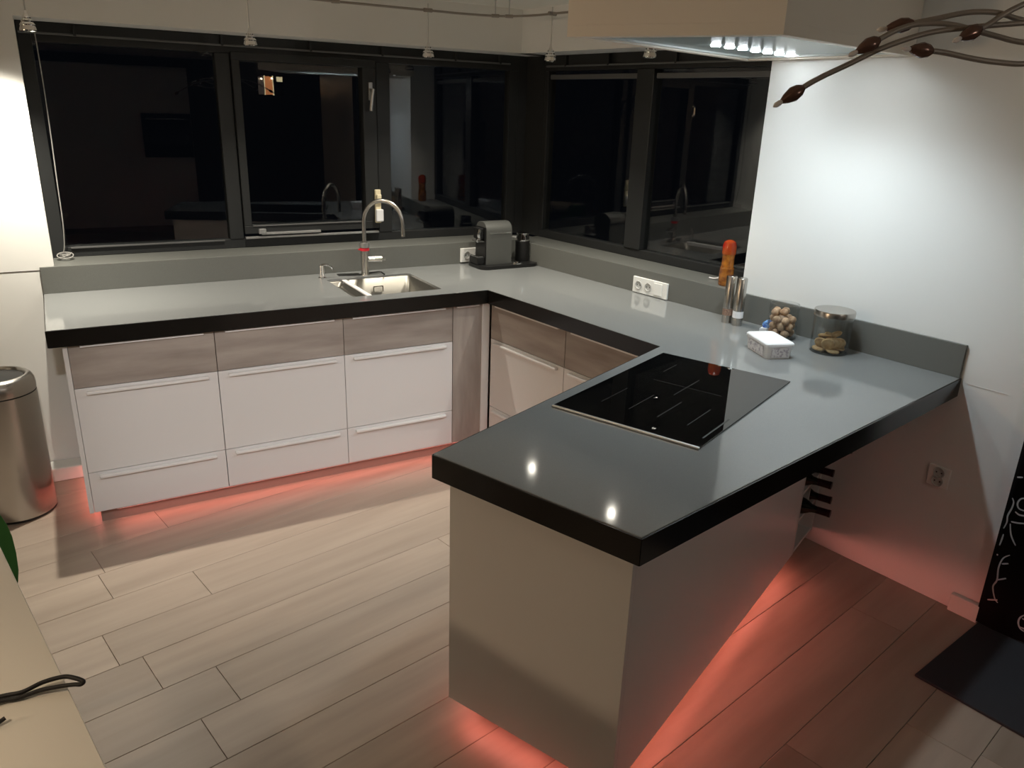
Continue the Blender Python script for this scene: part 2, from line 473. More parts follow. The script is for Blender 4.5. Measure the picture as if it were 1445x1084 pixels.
# window 1 (over the sink)
w1 = struct(empty('window_1', (-0.6, 0.96, SILL)), 'wide anthracite window with an opening sash above the sink', 'window')
def wp(name, x0, x1, y0, y1, z0, z1, m='frame', bev=0.003):
    return obj(name, nb(x0 + 0.6, x1 + 0.6, y0 - 0.96, y1 - 0.96, z0 - SILL, z1 - SILL, bev), M[m], w1)
wp('jamb', -1.932, -1.875, .93, .99, SILL, 2.116)
wp('bottom_rail', -1.875, .69, .93, .99, SILL, 1.095)
wp('top_rail', -1.875, .69, .93, .99, 2.03, 2.116)
wp('mullion', -1.09, -1.018, .925, .99, 1.095, 2.03)
wp('mullion', -.236, -.157, .925, .99, 1.095, 2.03)
wp('jamb', .625, .69, .93, .99, 1.095, 2.03)
wp('bead', -1.85, -1.12, .918, .93, 1.088, 1.096, 'dullalu', 0.001)
wp('glass_pane', -1.875, -1.09, .957, .963, 1.095, 2.03, 'pane', 0)
wp('glass_pane', -.157, .625, .957, .963, 1.095, 2.03, 'pane', 0)
sash = wp('sash_bottom', -1.014, -.244, .905, .975, 1.122, 1.166)
wp('sash_top', -1.014, -.244, .905, .975, 2.0, 2.04)
wp('sash_stile', -1.014, -.974, .905, .975, 1.166, 2.0)
wp('sash_stile', -.324, -.244, .905, .975, 1.166, 2.0)
wp('glass_pane', -.974, -.324, .940, .946, 1.166, 2.0, 'pane', 0)
wp('bead', -.97, -.33, .898, .906, 1.162, 1.169, 'dullalu', 0.001)
wp('threshold', -1.014, -.25, .90, .93, 1.096, 1.108, 'alu', 0.002)
st = wp('stay', -.93, -.60, .888, .905, 1.116, 1.130, 'alu', 0.003)
wp('stay_bracket', -.945, -.905, .885, .905, 1.122, 1.15, 'alu', 0.003)
hp = wp('handle_plate', -.292, -.268, .893, .905, 1.83, 1.925, 'alu', 0.004)
b = bmesh.new(); tube(b, [(-.28 + .6, .893 - .96, 1.885 - SILL), (-.28 + .6, .868 - .96, 1.885 - SILL)], 0.009, 10)
tube(b, spline([(-.275 + .6, .868 - .96, 1.889 - SILL), (-.283 + .6, .864 - .96, 1.85 - SILL), (-.293 + .6, .862 - .96, 1.775 - SILL)], 4), [.010] * 9, 10)
obj('handle_lever', b, M['alu'], w1, auto=0.8)
lkp = wp('sash_lock', -.272, -.238, .885, .905, 1.155, 1.345, 'hallcream', 0.004)
wp('lock_block', -.276, -.232, .862, .886, 1.165, 1.235, 'white', 0.005)
wp('lock_block', -.268, -.24, .868, .886, 1.27, 1.32, 'hallcream', 0.005)
# corner post where the two windows meet
k2 = Vector(((0.87 - NR.y * .93) / NR.x, .93, 0))
pp = [Vector((.69, .93, 0)), k2, k2 + DR * 0.17, k2 + DR * 0.17 + NR * 0.06, k2 + NR * .06 + Vector((0.02, .06, 0)), Vector((.69, .99, 0))]
obj('corner_post', prism(bmesh.new(), [(p.x + .6, p.y - .96) for p in pp], 0, 2.116 - SILL), M['frame'], w1)

# window 2 (corner window on the peninsula side)
w2o = fr(0.2, 0.9, SILL)
w2 = struct(empty('window_2', w2o, TR), 'anthracite corner window with two fixed panes', 'window')
def wq(name, x0, x1, y0, y1, z0, z1, m='frame', bev=0.003):
    return obj(name, nb(x0 - 0.2, x1 - 0.2, y0 - 0.9, y1 - 0.9, z0 - SILL, z1 - SILL, bev), M[m], w2)
wq('bottom_rail', -.65, 1.074, .87, .93, SILL, 1.094)
wq('top_rail', -.65, 1.074, .87, .93, 2.03, 2.116)
wq('jamb', 1.0, 1.074, .87, .93, 1.094, 2.03)
wq('jamb', -.65, -.615, .87, .93, 1.094, 2.03)
wq('mullion', .115, .235, .862, .93, 1.094, 2.03)
wq('glass_pane', -.615, .115, .897, .903, 1.094, 2.03, 'pane', 0)
wq('glass_pane', .235, 1.0, .897, .903, 1.094, 2.03, 'pane', 0)
wq('vent_bar', -.60, .108, .872, .892, 1.984, 2.010, 'dullalu', 0.003)
wq('vent_bar', .245, .995, .872, .892, 1.984, 2.010, 'dullalu', 0.003)

# thin blind rails under the window heads
def blind_rail(rz, x0, x1, y, z, wall_y, xs, label):
    t = tag(empty('blind_rail', (0, 0, 0), rz), label, 'blind rail')
    b = bmesh.new(); tube(b, [(x0, y, z), (x1, y, z)], 0.005, 8)
    obj('rod', b, M['dullalu'], t)
    for x in xs:
        obj('bracket', nb(x - .006, x + .006, y - 0.006, wall_y, z - .004, 2.112, 0.001), M['frame'], t)
    return t
rail1 = blind_rail(0, -1.925, .62, .915, 2.066, .931, (-1.7, -1.05, -.6, -.2, .25, .55), 'thin metal rail along the head of the wide window')
blind_rail(TR, -.62, 1.06, .856, 2.055, .871, (-.45, -.1, .38, .85), 'thin metal rail along the head of the corner window')
# blind cord with its coil

b = bmesh.new(); tube(b, spline([(.02, 0, 1.02), (.022, 0, .83), (.02, 0, .6), (.015, 0, .38), (.012, 0, .19), (.004, .02, .075), (-.005, .03, .03)], 6), 0.0028, 6)
cord = obj('pull_cord', b, M['cordm'], rail1, (-1.88, .86, SILL), auto=1)
b = bmesh.new()
for k in range(3):
    pts = [(0.0 + (0.035 - .006 * k) * math.cos(a * PI / 8), 0.0 + .03 * math.sin(a * PI / 8), .012 + .02 * (0.5 + .5 * math.sin(a * PI / 8 + k * 1.7))) for a in range(16)]
    tube(b, pts, 0.0028, 6, closed=True)
obj('cord_coil', b, M['cordm'], cord, auto=1)

# ------------------------------------------------------------------ worktop
A = (-1.993, 0.0); C3 = DR * 1.192
D2 = (PD.x, PD.y); E2 = (-.868, -2.333); G3 = fr(2.079, .665)
kx = (0.665 - NR.y * .7085) / NR.x
outline = [A, (0, 0), (C3.x, C3.y), D2, E2, (G3.x, G3.y), (kx, .7085), (-1.993, .7085)]
SX0, SX1, SY0, SY1 = -.69, -.212, .105, .545
hole = list(reversed(rrect(SX0, SX1, SY0, SY1, 0.018, 4)))
wt = tag(empty('worktop', (0, 0, HU)), 'long dark grey stone worktop running past the windows and out over the peninsula', 'worktop')
EB = 0.002
def inset_edge(p, q, d):
    p = Vector(p); q = Vector(q); n = (q - p).normalized(); return n
slab = obj('slab', prism(bmesh.new(), outline, 0.0005, HT - HU, [hole]), M['stone'], wt)
mod = slab.modifiers.new('bevel', 'BEVEL'); mod.width = 0.002; mod.segments = 2; mod.limit_method = 'ANGLE'
# black front edge strips
def edge_strip(p, q, ext0=0.0, ext1=0.0):
    p = Vector((p[0], p[1], 0)); q = Vector((q[0], q[1], 0)); d = (q - p).normalized(); n = Vector((d.y, -d.x, 0))
    a = p - d * ext0; e = q + d * ext1
    poly = [a + n * EB, e + n * EB, e - n * .004, a - n * .004]
    obj('front_edge', convex(bmesh.new(), [(v.x, v.y) for v in reversed(poly)], -0.0005, HT - HU - 0.0022), M['stone_edge'], wt)
ring = [A, (0, 0), (C3.x, C3.y), D2, E2, (G3.x, G3.y)]
for i, (p, q) in enumerate(zip(ring, ring[1:])):
    edge_strip(q, p, EB if i in (2, 3) else 0, EB if i in (3, 4) else 0)
edge_strip(A, (-1.993, .7085), 0, 0)
upl = obj('upstand', nb(-1.993, .60, .695, .709, HT - HU, SILL - HU, 0.0015), M['upstand'], wt)
upr = obj('upstand', nb(-.62, 2.079, .6513, .6653, HT - HU, SILL - HU + .0004, 0.0015), M['upstand'], wt, (0, 0, 0), TR)

# ------------------------------------------------------------------ base cabinets
def cabinet(loc, rz, wd, label, grp, dep=0.62, left_panel=False, top=.842):
    t = tag(empty('base_cabinet', loc, rz), label, 'cabinet', grp)
    obj('body', nb(0.001, wd - 0.001, .022, dep, .074, top, 0.001), M['carcass'], t)
    g = 0.0015
    for k, (z0, z1, m) in enumerate(((.653, .842, 'oak'), (.266, .653, 'front'), (.074, .266, 'front'))):
        dr_ = obj('drawer_front', nb(g, wd - g, 0.0, .02, z0 + g, z1 - g, 0.0012), M[m], t)
        if k == 0:
            hb = nb(.045, wd - .045, -.014, .001, z1 - .010, z1 - .0015, 0.0015)
        else:
            hb = nb(.042, wd - .042, -.022, .001, z1 - .027, z1 - .012, 0.005, 3)
        obj('handle', hb, M['handle'], dr_)
    if left_panel:
        obj('end_panel', nb(-.018, 0, 0.0, dep, .074, .845, 0.001), M['front'], t)
    return t
GC = 'base cabinets with oak top drawers'
cabinet((-1.930, .03, 0), 0, .570, 'white base cabinet with an oak top drawer and bare end panel next to the bin', GC, left_panel=True)
cabinet((-1.3597, .03, 0), 0, .5888, 'white base cabinet with an oak top drawer, middle one of three under the sink worktop', GC)
cabinet((-.7709, .03, 0), 0, .5846, 'white base cabinet with an oak top drawer right below the sink beside the oak filler', GC, top=.70)
p = fr(-.004, .03); cabinet((p.x, p.y, 0), TR, .5915, 'white base cabinet with an oak top drawer beside the white strip under the corner window', GC, .60)
p = fr(.588, .03); cabinet((p.x, p.y, 0), TR, .562, 'white base cabinet with an oak top drawer under the corner window next to the peninsula', GC, .60)
t = tag(empty('corner_filler', (-.186, .03, 0)), 'upright oak filler panel with a white strip in the cabinet corner', 'panel')
fpn = obj('oak_panel', nb(.002, .170, 0, .02, .0755, .842, 0.001), M['oak_v'], t)
obj('handle', nb(.02, .150, -.012, .001, .832, .8405, 0.0015), M['handle'], fpn)
obj('white_strip', nb(.1705, .214, -.006, .012, .0755, .842, 0.001), M['handle'], t)
# plinths
def plinth(loc, rz, x0, x1, y0, label, y1=None):
    o = tag(obj('plinth', nb(x0, x1, y0, (y1 or y0 + .018), 0, .0735), M['plinth'], None, loc, rz), label, 'plinth')
    return o
plinth((0, 0, 0), 0, -1.905, .07, .082, 'reddish lit plinth board under the sink cabinets')
plinth((0, 0, 0), TR, .09, 1.15, .082, 'plinth board under the corner window cabinets')

def led(p, q, label, side=1, lip=False, host=None):
    """red led profile under a cabinet bottom, from p to q"""
    p = Vector(p); q = Vector(q); d = q - p; L = d.length; rz = math.atan2(d.y, d.x)
    if host is None:
        t = tag(empty('led_strip', p, rz), label, 'led strip', 'red led strips under the cabinets')
        obj('profile', nb(0, L, -.007, .007, .0675, .0735), M['alu'], t)
    else:        # fixed to the peninsula: a part of it
        d_ = p - PD
        t = obj('led_profile', nb(0, L, -.007, .007, .0675, .0698), M['alu'], host, (d_.dot(UL), d_.dot(UP), 0), rz - TP)
        t['label'] = label
    if lip:      # outward looking strip above a shading lip
        ys = sorted((side * .001, side * .006))
        obj('diffuser', nb(.003, L - .003, ys[0], ys[1], .0570, .0674), M['redwide'], t)
        ys = sorted((-side * .006, side * .024))
        obj('lip', nb(0, L, ys[0], ys[1], .0535, .0555), M['alu'], t)
        return
    b = bmesh.new()
    sec = [(-side * .007, .0674), (side * .007, .0674), (-side * .007, .0605)]
    e0_ = [b.verts.new((.003, y, z)) for y, z in sec]; e1_ = [b.verts.new((L - .003, y, z)) for y, z in sec]
    b.faces.new(e0_); b.faces.new(list(reversed(e1_)))
    for i in range(3):
        b.faces.new((e0_[i], e1_[i], e1_[(i + 1) % 3], e0_[(i + 1) % 3]))
    df = obj('diffuser', b, M['redled'], t)
    df.data.materials.append(M['alu']); df.data.polygons[4].material_index = 1      # closed back of the profile
led((-1.84, .046, 0), (-.02, .046, 0), 'red led strip under the front of the sink cabinets', -1)
led((-1.918, .12, 0), (-1.918, .62, 0), 'red led strip under the cabinet end next to the bin')
led(fr(.10, .046), fr(1.12, .046), 'red led strip under the corner window cabinets', -1)

# ------------------------------------------------------------------ peninsula cabinet
BW = 0.594
t = tag(empty('peninsula_cabinet', PD, TP), 'white panelled peninsula cabinet under the free end of the worktop', 'cabinet')
obj('end_panel', nb(.055, .073, -BW, -.012, .07, .848, 0.001), M['front'], t)
obj('side_panel', nb(.0735, 1.585, -BW, -BW + .018, .07, .848, 0.001), M['front'], t)
obj('drawer_front', nb(.0735, .78, -.030, -.012, .07, .845, 0.001), M['front'], t)
obj('drawer_front', nb(.7815, 1.30, -.030, -.012, .07, .845, 0.001), M['front'], t)
obj('body', nb(.0735, 1.585, -BW + .0185, -.0305, .07, .846), M['carcass'], t)
obj('plinth', nb(.125, 1.56, -BW + .07, -.08, 0, .0698), M['plinth'], t)
obj('adjustable_foot', nb(1.565, 1.60, -BW + .03, -BW + .05, 0, .012), M['white'], t)
led(fp(.074, -BW + .05), fp(.074, -.06), 'red led strip under the free end of the peninsula', 1, False, t)
led(fp(.12, -BW + .05), fp(1.55, -BW + .05), 'red led strip under the long white side of the peninsula', -1, True, t)
led(fp(.12, -.055), fp(1.2, -.055), 'red led strip under the kitchen side of the peninsula', 1, False, t)

# wine rack between the peninsula panel and the wall
RX0, RX1 = 1.588, 1.872
t = tag(empty('wine_rack', fp(RX0, -BW), TP), 'white open wine rack at the wall end of the peninsula', 'wine rack')
RW = RX1 - RX0
obj('side', nb(0, .016, 0, .30, .07, .846), M['carcass'], t)
obj('side', nb(RW - .016, RW, 0, .30, .07, .846), M['carcass'], t)
obj('back', nb(.016, RW - .016, .29, .30, .07, .846), M['carcass'], t)
rows = [.07, .22, .345, .47, .595, .72, .832]
for z in rows:
    obj('shelf', nb(.016, RW - .016, .002, .29, z, z + .014), M['carcass'], t)
for z in rows[1:6]:
    obj('divider', nb(RW / 2 - .005, RW / 2 + .005, .004, .29, z + .0142, z + .11), M['carcass'], t)
obj('plinth', nb(0, RW, .07, .088, 0, .0698), M['plinth'], t)
def wine_bottle(s, z, outp, where):
    b = bmesh.new()
    prof = [(0, 0), (.034, 0), (.037, .004), (.037, .19), (.033, .212), (.018, .24), (.0145, .262), (.0145, .268)]
    lathe(b, prof, 20)
    root = obj('wine_bottle', b, M['wine'], None, fp(s, -BW + .262 - outp, z + .0142 + .0375), 0, auto=0.7)
    root.rotation_euler = (PI / 2, 0, TP)
    b = bmesh.new(); lathe(b, [(.0148, .262), (.0155, .262), (.0155, .305), (.0165, .306), (.0165, .316), (0, .317)], 16)
    obj('foil_cap', b, M['foil'], root, auto=0.7)
    tag(root, 'dark wine bottle lying in the ' + where, 'bottle', 'bottles in the wine rack')
SN = ['bottom compartment', 'second', 'third', 'fourth', 'fifth']
for i, (z, ca_, ou) in enumerate(((rows[1], 0, .05), (rows[1], 1, .02), (rows[2], 0, .035), (rows[2], 1, .01), (rows[3], 0, .02), (rows[3], 1, .065), (rows[4], 0, .02), (rows[5], 1, .03))):
    s = RX0 + .016 + (RW - .032) * (.25 if ca_ == 0 else .75)
    lev = {rows[1]: 'second shelf', rows[2]: 'third shelf', rows[3]: 'fourth shelf', rows[4]: 'fifth shelf', rows[5]: 'top shelf'}[z]
    wine_bottle(s, z, ou, '%s up of the wine rack, %s' % (lev, 'panel side' if ca_ == 0 else 'wall side'))

# ------------------------------------------------------------------ hob
ho = fp(0, 0)
hc = [(-.608, -1.574), (-.423, -2.033), (.279, -1.739), (.113, -1.255)]
ang = math.atan2(.458, -.185) - PI / 2      # long front side direction
hx = Vector((.279 + .423, -1.739 + 2.033, 0)).normalized()   # along the peninsula
th = math.atan2(hx.y, hx.x)
hcn = Vector((sum(p[0] for p in hc) / 4, sum(p[1] for p in hc) / 4, HT))
t = tag(empty('induction_hob', hcn, th), 'black glass induction hob with a bright front strip set in the peninsula worktop', 'hob')
def hl(p):
    d = Vector((p[0], p[1], 0)) - Vector((hcn.x, hcn.y, 0))
    return (d.x * math.cos(th) + d.y * math.sin(th), -d.x * math.sin(th) + d.y * math.cos(th))
hp_ = [hl(p) for p in hc]
HX0 = (hp_[0][0] + hp_[1][0]) / 2; HX1 = (hp_[2][0] + hp_[3][0]) / 2; HY1 = (hp_[0][1] + hp_[3][1]) / 2; HY0 = (hp_[1][1] + hp_[2][1]) / 2
obj('glass', nb(HX0 + .009, HX1, HY0, HY1, .0002, .0055, 0.001), M['hob'], t)
obj('metal_strip', nb(HX0, HX0 + .009, HY0, HY1, .0002, .0075, 0.0015), M['alu'], t)
def mk(x0, x1, y0, y1):
    obj('zone_mark', nb(x0, x1, y0, y1, .0054, .00575), M['mark'], t)
HW, HD = HX1 - HX0, HY1 - HY0
for fy in (.20, .40, .60, .80):
    mk(HX0 + HW * .18, HX0 + HW * .40, HY0 + HD * fy - .0012, HY0 + HD * fy + .0012)
mk(HX0 + HW * .46, HX0 + HW * .72, HY0 + HD * .50 - .0015, HY0 + HD * .50 + .0015)
mk(HX0 + HW * .585, HX0 + HW * .588, HY0 + HD * .25, HY0 + HD * .75)
mk(HX0 + HW * .72, HX0 + HW * .86, HY0 + HD * .78 - .0012, HY0 + HD * .78 + .0012)
mk(HX0 + HW * .10, HX0 + HW * .35, HY0 + HD * .04, HY0 + HD * .05)

# ------------------------------------------------------------------ sink, tap, soap pump
t = tag(empty('sink', ((SX0 + SX1) / 2, (SY0 + SY1) / 2, HU - .15)), 'stainless steel sink with a narrow and a wide bowl sunk in the worktop', 'sink')
cx, cy, cz = t.location
def bowl(x0, x1, y0, y1, zb, zt, name):
    b = bmesh.new()
    rings = []
    for (ins, z, r) in ((0, zt, .02), (.004, zb + .02, .02), (.02, zb, .02)):
        rings.append([b.verts.new((p[0] - cx, p[1] - cy, z - cz)) for p in rrect(x0 + ins, x1 - ins, y0 + ins, y1 - ins, r, 4)])
    for a, c in zip(rings, rings[1:]):
        n = len(a)
        for i in range(n):
            b.faces.new((a[i], a[(i + 1) % n], c[(i + 1) % n], c[i]))
    b.faces.new(rings[-1])
    # flange under the stone
    o = obj(name, b, M['sinksteel'], t, auto=0.7)
    s = o.modifiers.new('skin', 'SOLIDIFY'); s.thickness = 0.0012; s.offset = 1
    return o
ZT = HT - .013
bl = bowl(SX0 + .0015, -.602, SY0 + .0015, SY1 - .0015, HT - .040, ZT, 'half_bowl')
br = bowl(-.580, SX1 - .0015, SY0 + .0015, SY1 - .0015, HU - .13, ZT, 'main_bowl')
obj('divider', nb(-.6035 - cx, -.5785 - cx, SY0 + .002 - cy, SY1 - .002 - cy, ZT - .02 - cz, ZT + .004 - cz, .003, 3), M['handle'], t)
b = bmesh.new(); lathe(b, [(0, .004), (.03, .004), (.042, .0), (.042, -.001)], 24, (-.395 - cx, .30 - cy, HU - .1275 - cz)); obj('drain', b, M['chrome'], br, auto=.7)
b = bmesh.new(); prism(b, rrect(-.43, -.37, -.018, .018, .006, 3), 0, .004, [list(reversed(rrect(-.424, -.376, -.012, .012, .004, 3)))])
of = obj('overflow', b, M['chrome'], br, (-cx, SY1 - .0065 - cy, .845 - cz))
of.rotation_euler = (PI / 2, 0, 0)

t = tag(empty('kitchen_tap', (-.455, .585, HT)), 'brushed steel swan neck tap with a red safety ring behind the sink', 'tap')
b = bmesh.new(); lathe(b, [(0, 0), (.026, 0), (.026, .006), (.0215, .008), (.0215, .165), (.018, .168), (.0, .168)], 24); obj('body', b, M['steel'], t, auto=.7)
ex = Vector((.155, -.175, .228))
dh = Vector((ex.x, ex.y, 0)); L = dh.length; dh.normalize()
pts = [Vector((0, 0, .165)), Vector((0, 0, .21)), Vector((0, 0, .27))]
rad = L / 2
for i in range(0, 17):
    a = PI - i * PI / 16
    pts.append(dh * (rad + rad * math.cos(a)) + Vector((0, 0, .292 + rad * 1.0 * math.sin(a))))
pts.append(dh * L + Vector((0, 0, ex.z)))
b = bmesh.new(); tube(b, pts, .0115, 14); obj('spout', b, M['steel'], t, auto=.8)
b = bmesh.new(); lathe(b, [(.0216, .133), (.026, .135), (.026, .148), (.0216, .150)], 24); rg = obj('safety_ring', b, M['red'], t, auto=.7)
b = bmesh.new(); tube(b, [(-.022, 0, .142), (-.036, -.004, .142)], .004, 8); obj('ring_tab', b, M['red'], rg)
b = bmesh.new(); lathe(b, [(.0218, .152), (.0285, .153), (.0285, .178), (.0218, .180)], 24); obj('clear_collar', b, M['alu'], t, auto=.7)
b = bmesh.new(); tube(b, [(.015, -.004, .088), (.092, -.014, .086)], .0165, 16)
lv = obj('lever', b, M['chrome'], t, auto=.8)
b = bmesh.new(); tube(b, [(.085, -.012, .084), (.112, -.016, .080)], .005, 8); obj('lever_pin', b, M['chrome'], lv, auto=.8)
b = bmesh.new(); tube(b, spline([(.02, .01, .006), (.06, .0, .010), (.085, -.015, .012), (.095, -.045, .004)], 5), .004, 8)
tag(obj('tap_hose', b, M['black'], None, (-.455, .585, HT), auto=.8), 'short black hose lying on the worktop at the foot of the tap', 'hose')
tag(obj('counter_cloth', prism(bmesh.new(), [(-.60, .60), (-.482, .575), (-.482, .625), (-.60, .635)], HT + .0005, HT + .005), M['black']), 'flat dark cloth on the worktop between soap pump and tap', 'cloth')

t = tag(empty('soap_pump', (-.700, .578, HT)), 'small chrome soap pump with a curved spout left of the tap', 'soap dispenser')
b = bmesh.new(); lathe(b, [(0, 0), (.02, 0), (.02, .005), (.0145, .008), (.0145, .07), (.0, .072)], 20); obj('body', b, M['chrome'], t, auto=.7)
b = bmesh.new(); tube(b, spline([(-.005, 0, .072), (.02, -.006, .073), (.042, -.014, .066), (.056, -.02, .045)], 5), .0055, 10); obj('spout', b, M['chrome'], t, auto=.8)

# ------------------------------------------------------------------ wall sockets
def socket_plate(name, loc, rz, wd, ht, discs, label, depth=.012, horiz=True):
    """plate face looks towards -y of its frame"""
    t = tag(empty(name, loc, rz), label, 'socket')
    obj('plate', nb(0, wd, -depth, 0, 0, ht, .003), M['socket'], t)
    for (u, v) in discs:
        b = bmesh.new()
        lathe(b, [(.0225, .0005), (.0215, .003), (.0195, .003), (.0185, -.0010), (.0, -.0010)], 24)
        d = obj('socket_dish', b, M['socket_in'], t, (u, -depth - .0012, v), auto=.7)
        d.rotation_euler = (PI / 2, 0, 0)
        for sx_ in (-.0095, .0095):
            b = bmesh.new(); lathe(b, [(.0028, .0), (.0028, .0014), (0, .0014)], 10, (sx_, 0, -.001)); obj('pin_hole', b, M['black'], d)
    return t
socket_plate('wall_socket', (.182, .6949, .9285), 0, .155, .084, ((.043, .042), (.112, .042)), 'white double socket on the upstand behind the coffee machine')
p = fr(.418, .6512, .923)
t = socket_plate('wall_socket', p, TR, .237, .083, ((.043, .042), (.110, .042)), 'long white socket block on the upstand under the corner window')
obj('switch', nb(.150, .205, -.0155, -.0118, .010, .073, .002), M['socket'], t)
p = fr(2.045, .6655, .473)
t = socket_plate('wall_socket', p, TR, .082, .086, ((.041, .025), (.041, .061)), 'white socket low on the shaded wall under the worktop overhang', .009)

# ------------------------------------------------------------------ coffee machine with frother
t = tag(empty('coffee_machine', (.375, .575, HT)), 'grey capsule coffee machine with milk frother on a black tray in the corner', 'coffee machine')
b = bmesh.new(); prism(b, rrect(-.168, .222, -.125, .09, .05, 6), 0, .019); ty = obj('tray', b, M['black'], t, auto=.6)
b = bmesh.new()
prof = rrect(-.07, .065, .0, .245, .055, 8)
# square the two lower corners: rebuild the profile with rounded top only
prof = [(-.07, .0), (.065, .0)] + [(.01 + .055 * math.cos(a), .19 + .055 * math.sin(a)) for a in [i * PI / 16 for i in range(0, 9)]] + [(-.015 + .055 * math.cos(a), .19 + .055 * math.sin(a)) for a in [PI / 2 + i * PI / 16 for i in range(0, 9)]]
lo = [b.verts.new((-.115, p[0], .0195 + p[1])) for p in prof]; hi = [b.verts.new((.055, p[0], .0195 + p[1])) for p in prof]
b.faces.new(lo); b.faces.new(list(reversed(hi)))
for i in range(len(prof)):
    j = (i + 1) % len(prof); b.faces.new((lo[i], hi[i], hi[j], lo[j]))
bd = obj('body', b, M['machine'], t, auto=.5)
obj('chrome_line', nb(-.095, .048, -.0725, -.069, .199, .205), M['chrome'], bd)
obj('recess_shade', nb(-.119, -.1152, -.066, .060, .0198, .235, .001), M['black'], t)  # black sheet in place of the shaded brew recess
obj('brew_head', nb(-.150, -.1192, -.045, .035, .165, .232, .008, 2), M['black'], t)
b = bmesh.new(); tube(b, spline([(-.150, -.052, .225), (-.158, -.052, .20), (-.155, -.052, .175), (-.172, -.056, .160)], 5), .010, 10); obj('lever', b, M['chrome'], t, auto=.8)
obj('spout_plate', nb(-.160, -.1155, -.05, .03, .150, .158, .003), M['machine'], t)
obj('capsule_bin', nb(-.165, -.1155, -.055, .05, .0195, .062, .004), M['black'], t)
obj('drip_grid', nb(-.163, -.117, -.05, .045, .0622, .070, .003), M['chrome'], t)
b = bmesh.new(); lathe(b, [(0, 0), (.044, 0), (.044, .118), (.042, .120), (.0, .120)], 32, (.172, .0, .0195)); obj('frother_jug', b, M['black'], t, auto=.7)
b = bmesh.new(); lathe(b, [(.040, .1205), (.041, .13), (.036, .148), (.036, .160), (.041, .164), (.041, .168), (0, .172)], 32, (.172, .0, .0195)); obj('frother_lid', b, M['chrome'], t, auto=.7)
b = bmesh.new(); lathe(b, [(.034, 0), (.034, .006), (.026, .008), (.022, .004), (.010, .005), (.008, .012), (0, .013)], 24, (.085, -.085, .0195)); obj('frother_base', b, M['chrome'], t, auto=.7)

# ------------------------------------------------------------------ things along the upstand
# bottle on the sill
t = tag(empty('sauce_bottle', fr(.938, .722, SILL)), 'orange oil bottle with red cap standing on the window sill', 'bottle')
b = bmesh.new(); lathe(b, [(0, 0), (.030, 0), (.034, .006), (.033, .06), (.029, .10), (.0285, .135), (.031, .165), (.0315, .190), (.027, .206), (.020, .212), (0, .212)], 28); obj('body', b, M['sauce'], t, auto=.7)
b = bmesh.new(); lathe(b, [(.0325, .150), (.0328, .190), (.027, .208), (.014, .216), (0, .218)], 28); obj('cap', b, M['redlabel'], t, auto=.7)
b = bmesh.new(); lathe(b, [(.0335, .022), (.0345, .024), (.0335, .085), (.0325, .086)], 28); obj('label_band', b, M['sauce'], t, auto=.7)
# mills
def mill(p, filling, label):
    t = tag(empty('spice_mill', p), label, 'mill')
    b = bmesh.new(); lathe(b, [(0, 0), (.0235, 0), (.0235, .036), (.0, .036)], 28); obj('base', b, M['steel'], t, auto=.7)
    b = bmesh.new(); lathe(b, [(0, .0362), (.0240, .0362), (.0240, .066), (0, .066)], 28); obj('window_band', b, M[filling], t, auto=.7)
    b = bmesh.new(); lathe(b, [(0, .0662), (.0235, .0662), (.0235, .212), (.021, .216), (0, .2165)], 28); obj('sleeve', b, M['steel'], t, auto=.7)
    return t
mill((.702, -1.005, HT), 'pepper', 'slim steel pepper mill with brown peppercorns in its band')
mill((.708, -1.062, HT), 'white', 'slim steel salt mill with a white band')
# cord with hook on the sill
b = bmesh.new(); tube(b, spline([(0, 0, .006), (.03, .01, .006), (.055, .02, .02), (.06, .035, .045), (.075, .04, .055)], 5), .004, 8)
tag(obj('sill_hook', b, M['bulb'], None, fr(.80, .775, SILL), TR, auto=.8), 'small pale bent hook lying on the sill beside the orange bottle', 'hook')

def glass_jar(b, r, h, th=.004):
    return lathe(b, [(0, 0), (r - .004, 0), (r, .005), (r, h - .012), (r - .003, h), (r - .003 - th * .6, h), (r - th, h - .012), (r - th, .010), (r - .010, .006), (0, .006)], 40)
# jar with walnuts
t = tag(empty('nut_jar', (.738, -1.290, HT)), 'clear glass jar of walnuts without a lid behind the white tub', 'jar')
b = bmesh.new(); glass_jar(b, .062, .150); obj('glass', b, M['glass'], t, auto=.7)
rg_ = random.Random(5)
def pack(n, rin, z0, dz, gap):
    pts = []
    layer = 0
    while len(pts) < n:
        z = z0 + dz * layer
        cands = [(0, 0)] + [(rin * math.cos(2 * PI * (k + .5 * (layer % 2)) / 6), rin * math.sin(2 * PI * (k + .5 * (layer % 2)) / 6)) for k in range(6)]
        for (x, y) in cands:
            if len(pts) < n:
                pts.append((x + rg_.uniform(-gap, gap), y + rg_.uniform(-gap, gap), z + rg_.uniform(-gap, gap)))
        layer += 1
    return pts
nut = bmesh.new(); sphere(nut, (0, 0, 0), .0165, 12, 8, (1, .92, 1.08))
for v in nut.verts:
    v.co *= 1 + .05 * math.sin(9 * math.atan2(v.co.y, v.co.x)) * math.cos(160 * v.co.z)
nut_me = bpy.data.meshes.new('walnut'); nut.to_mesh(nut_me); nut.free(); nut_me.materials.append(M['walnut'])
for pl_ in nut_me.polygons: pl_.use_smooth = True
for (x, y, z) in pack(25, .0385, .0245, .0285, .0012):
    o = bpy.data.objects.new('walnut', nut_me); COL.objects.link(o)
    o.location = (.738 + x, -1.290 + y, HT + z); o.rotation_euler = (rg_.uniform(0, 3), rg_.uniform(0, 3), rg_.uniform(0, 3))
    tag(o, 'brown walnut in the glass jar behind the white tub', 'walnut', 'walnuts in the glass jar')
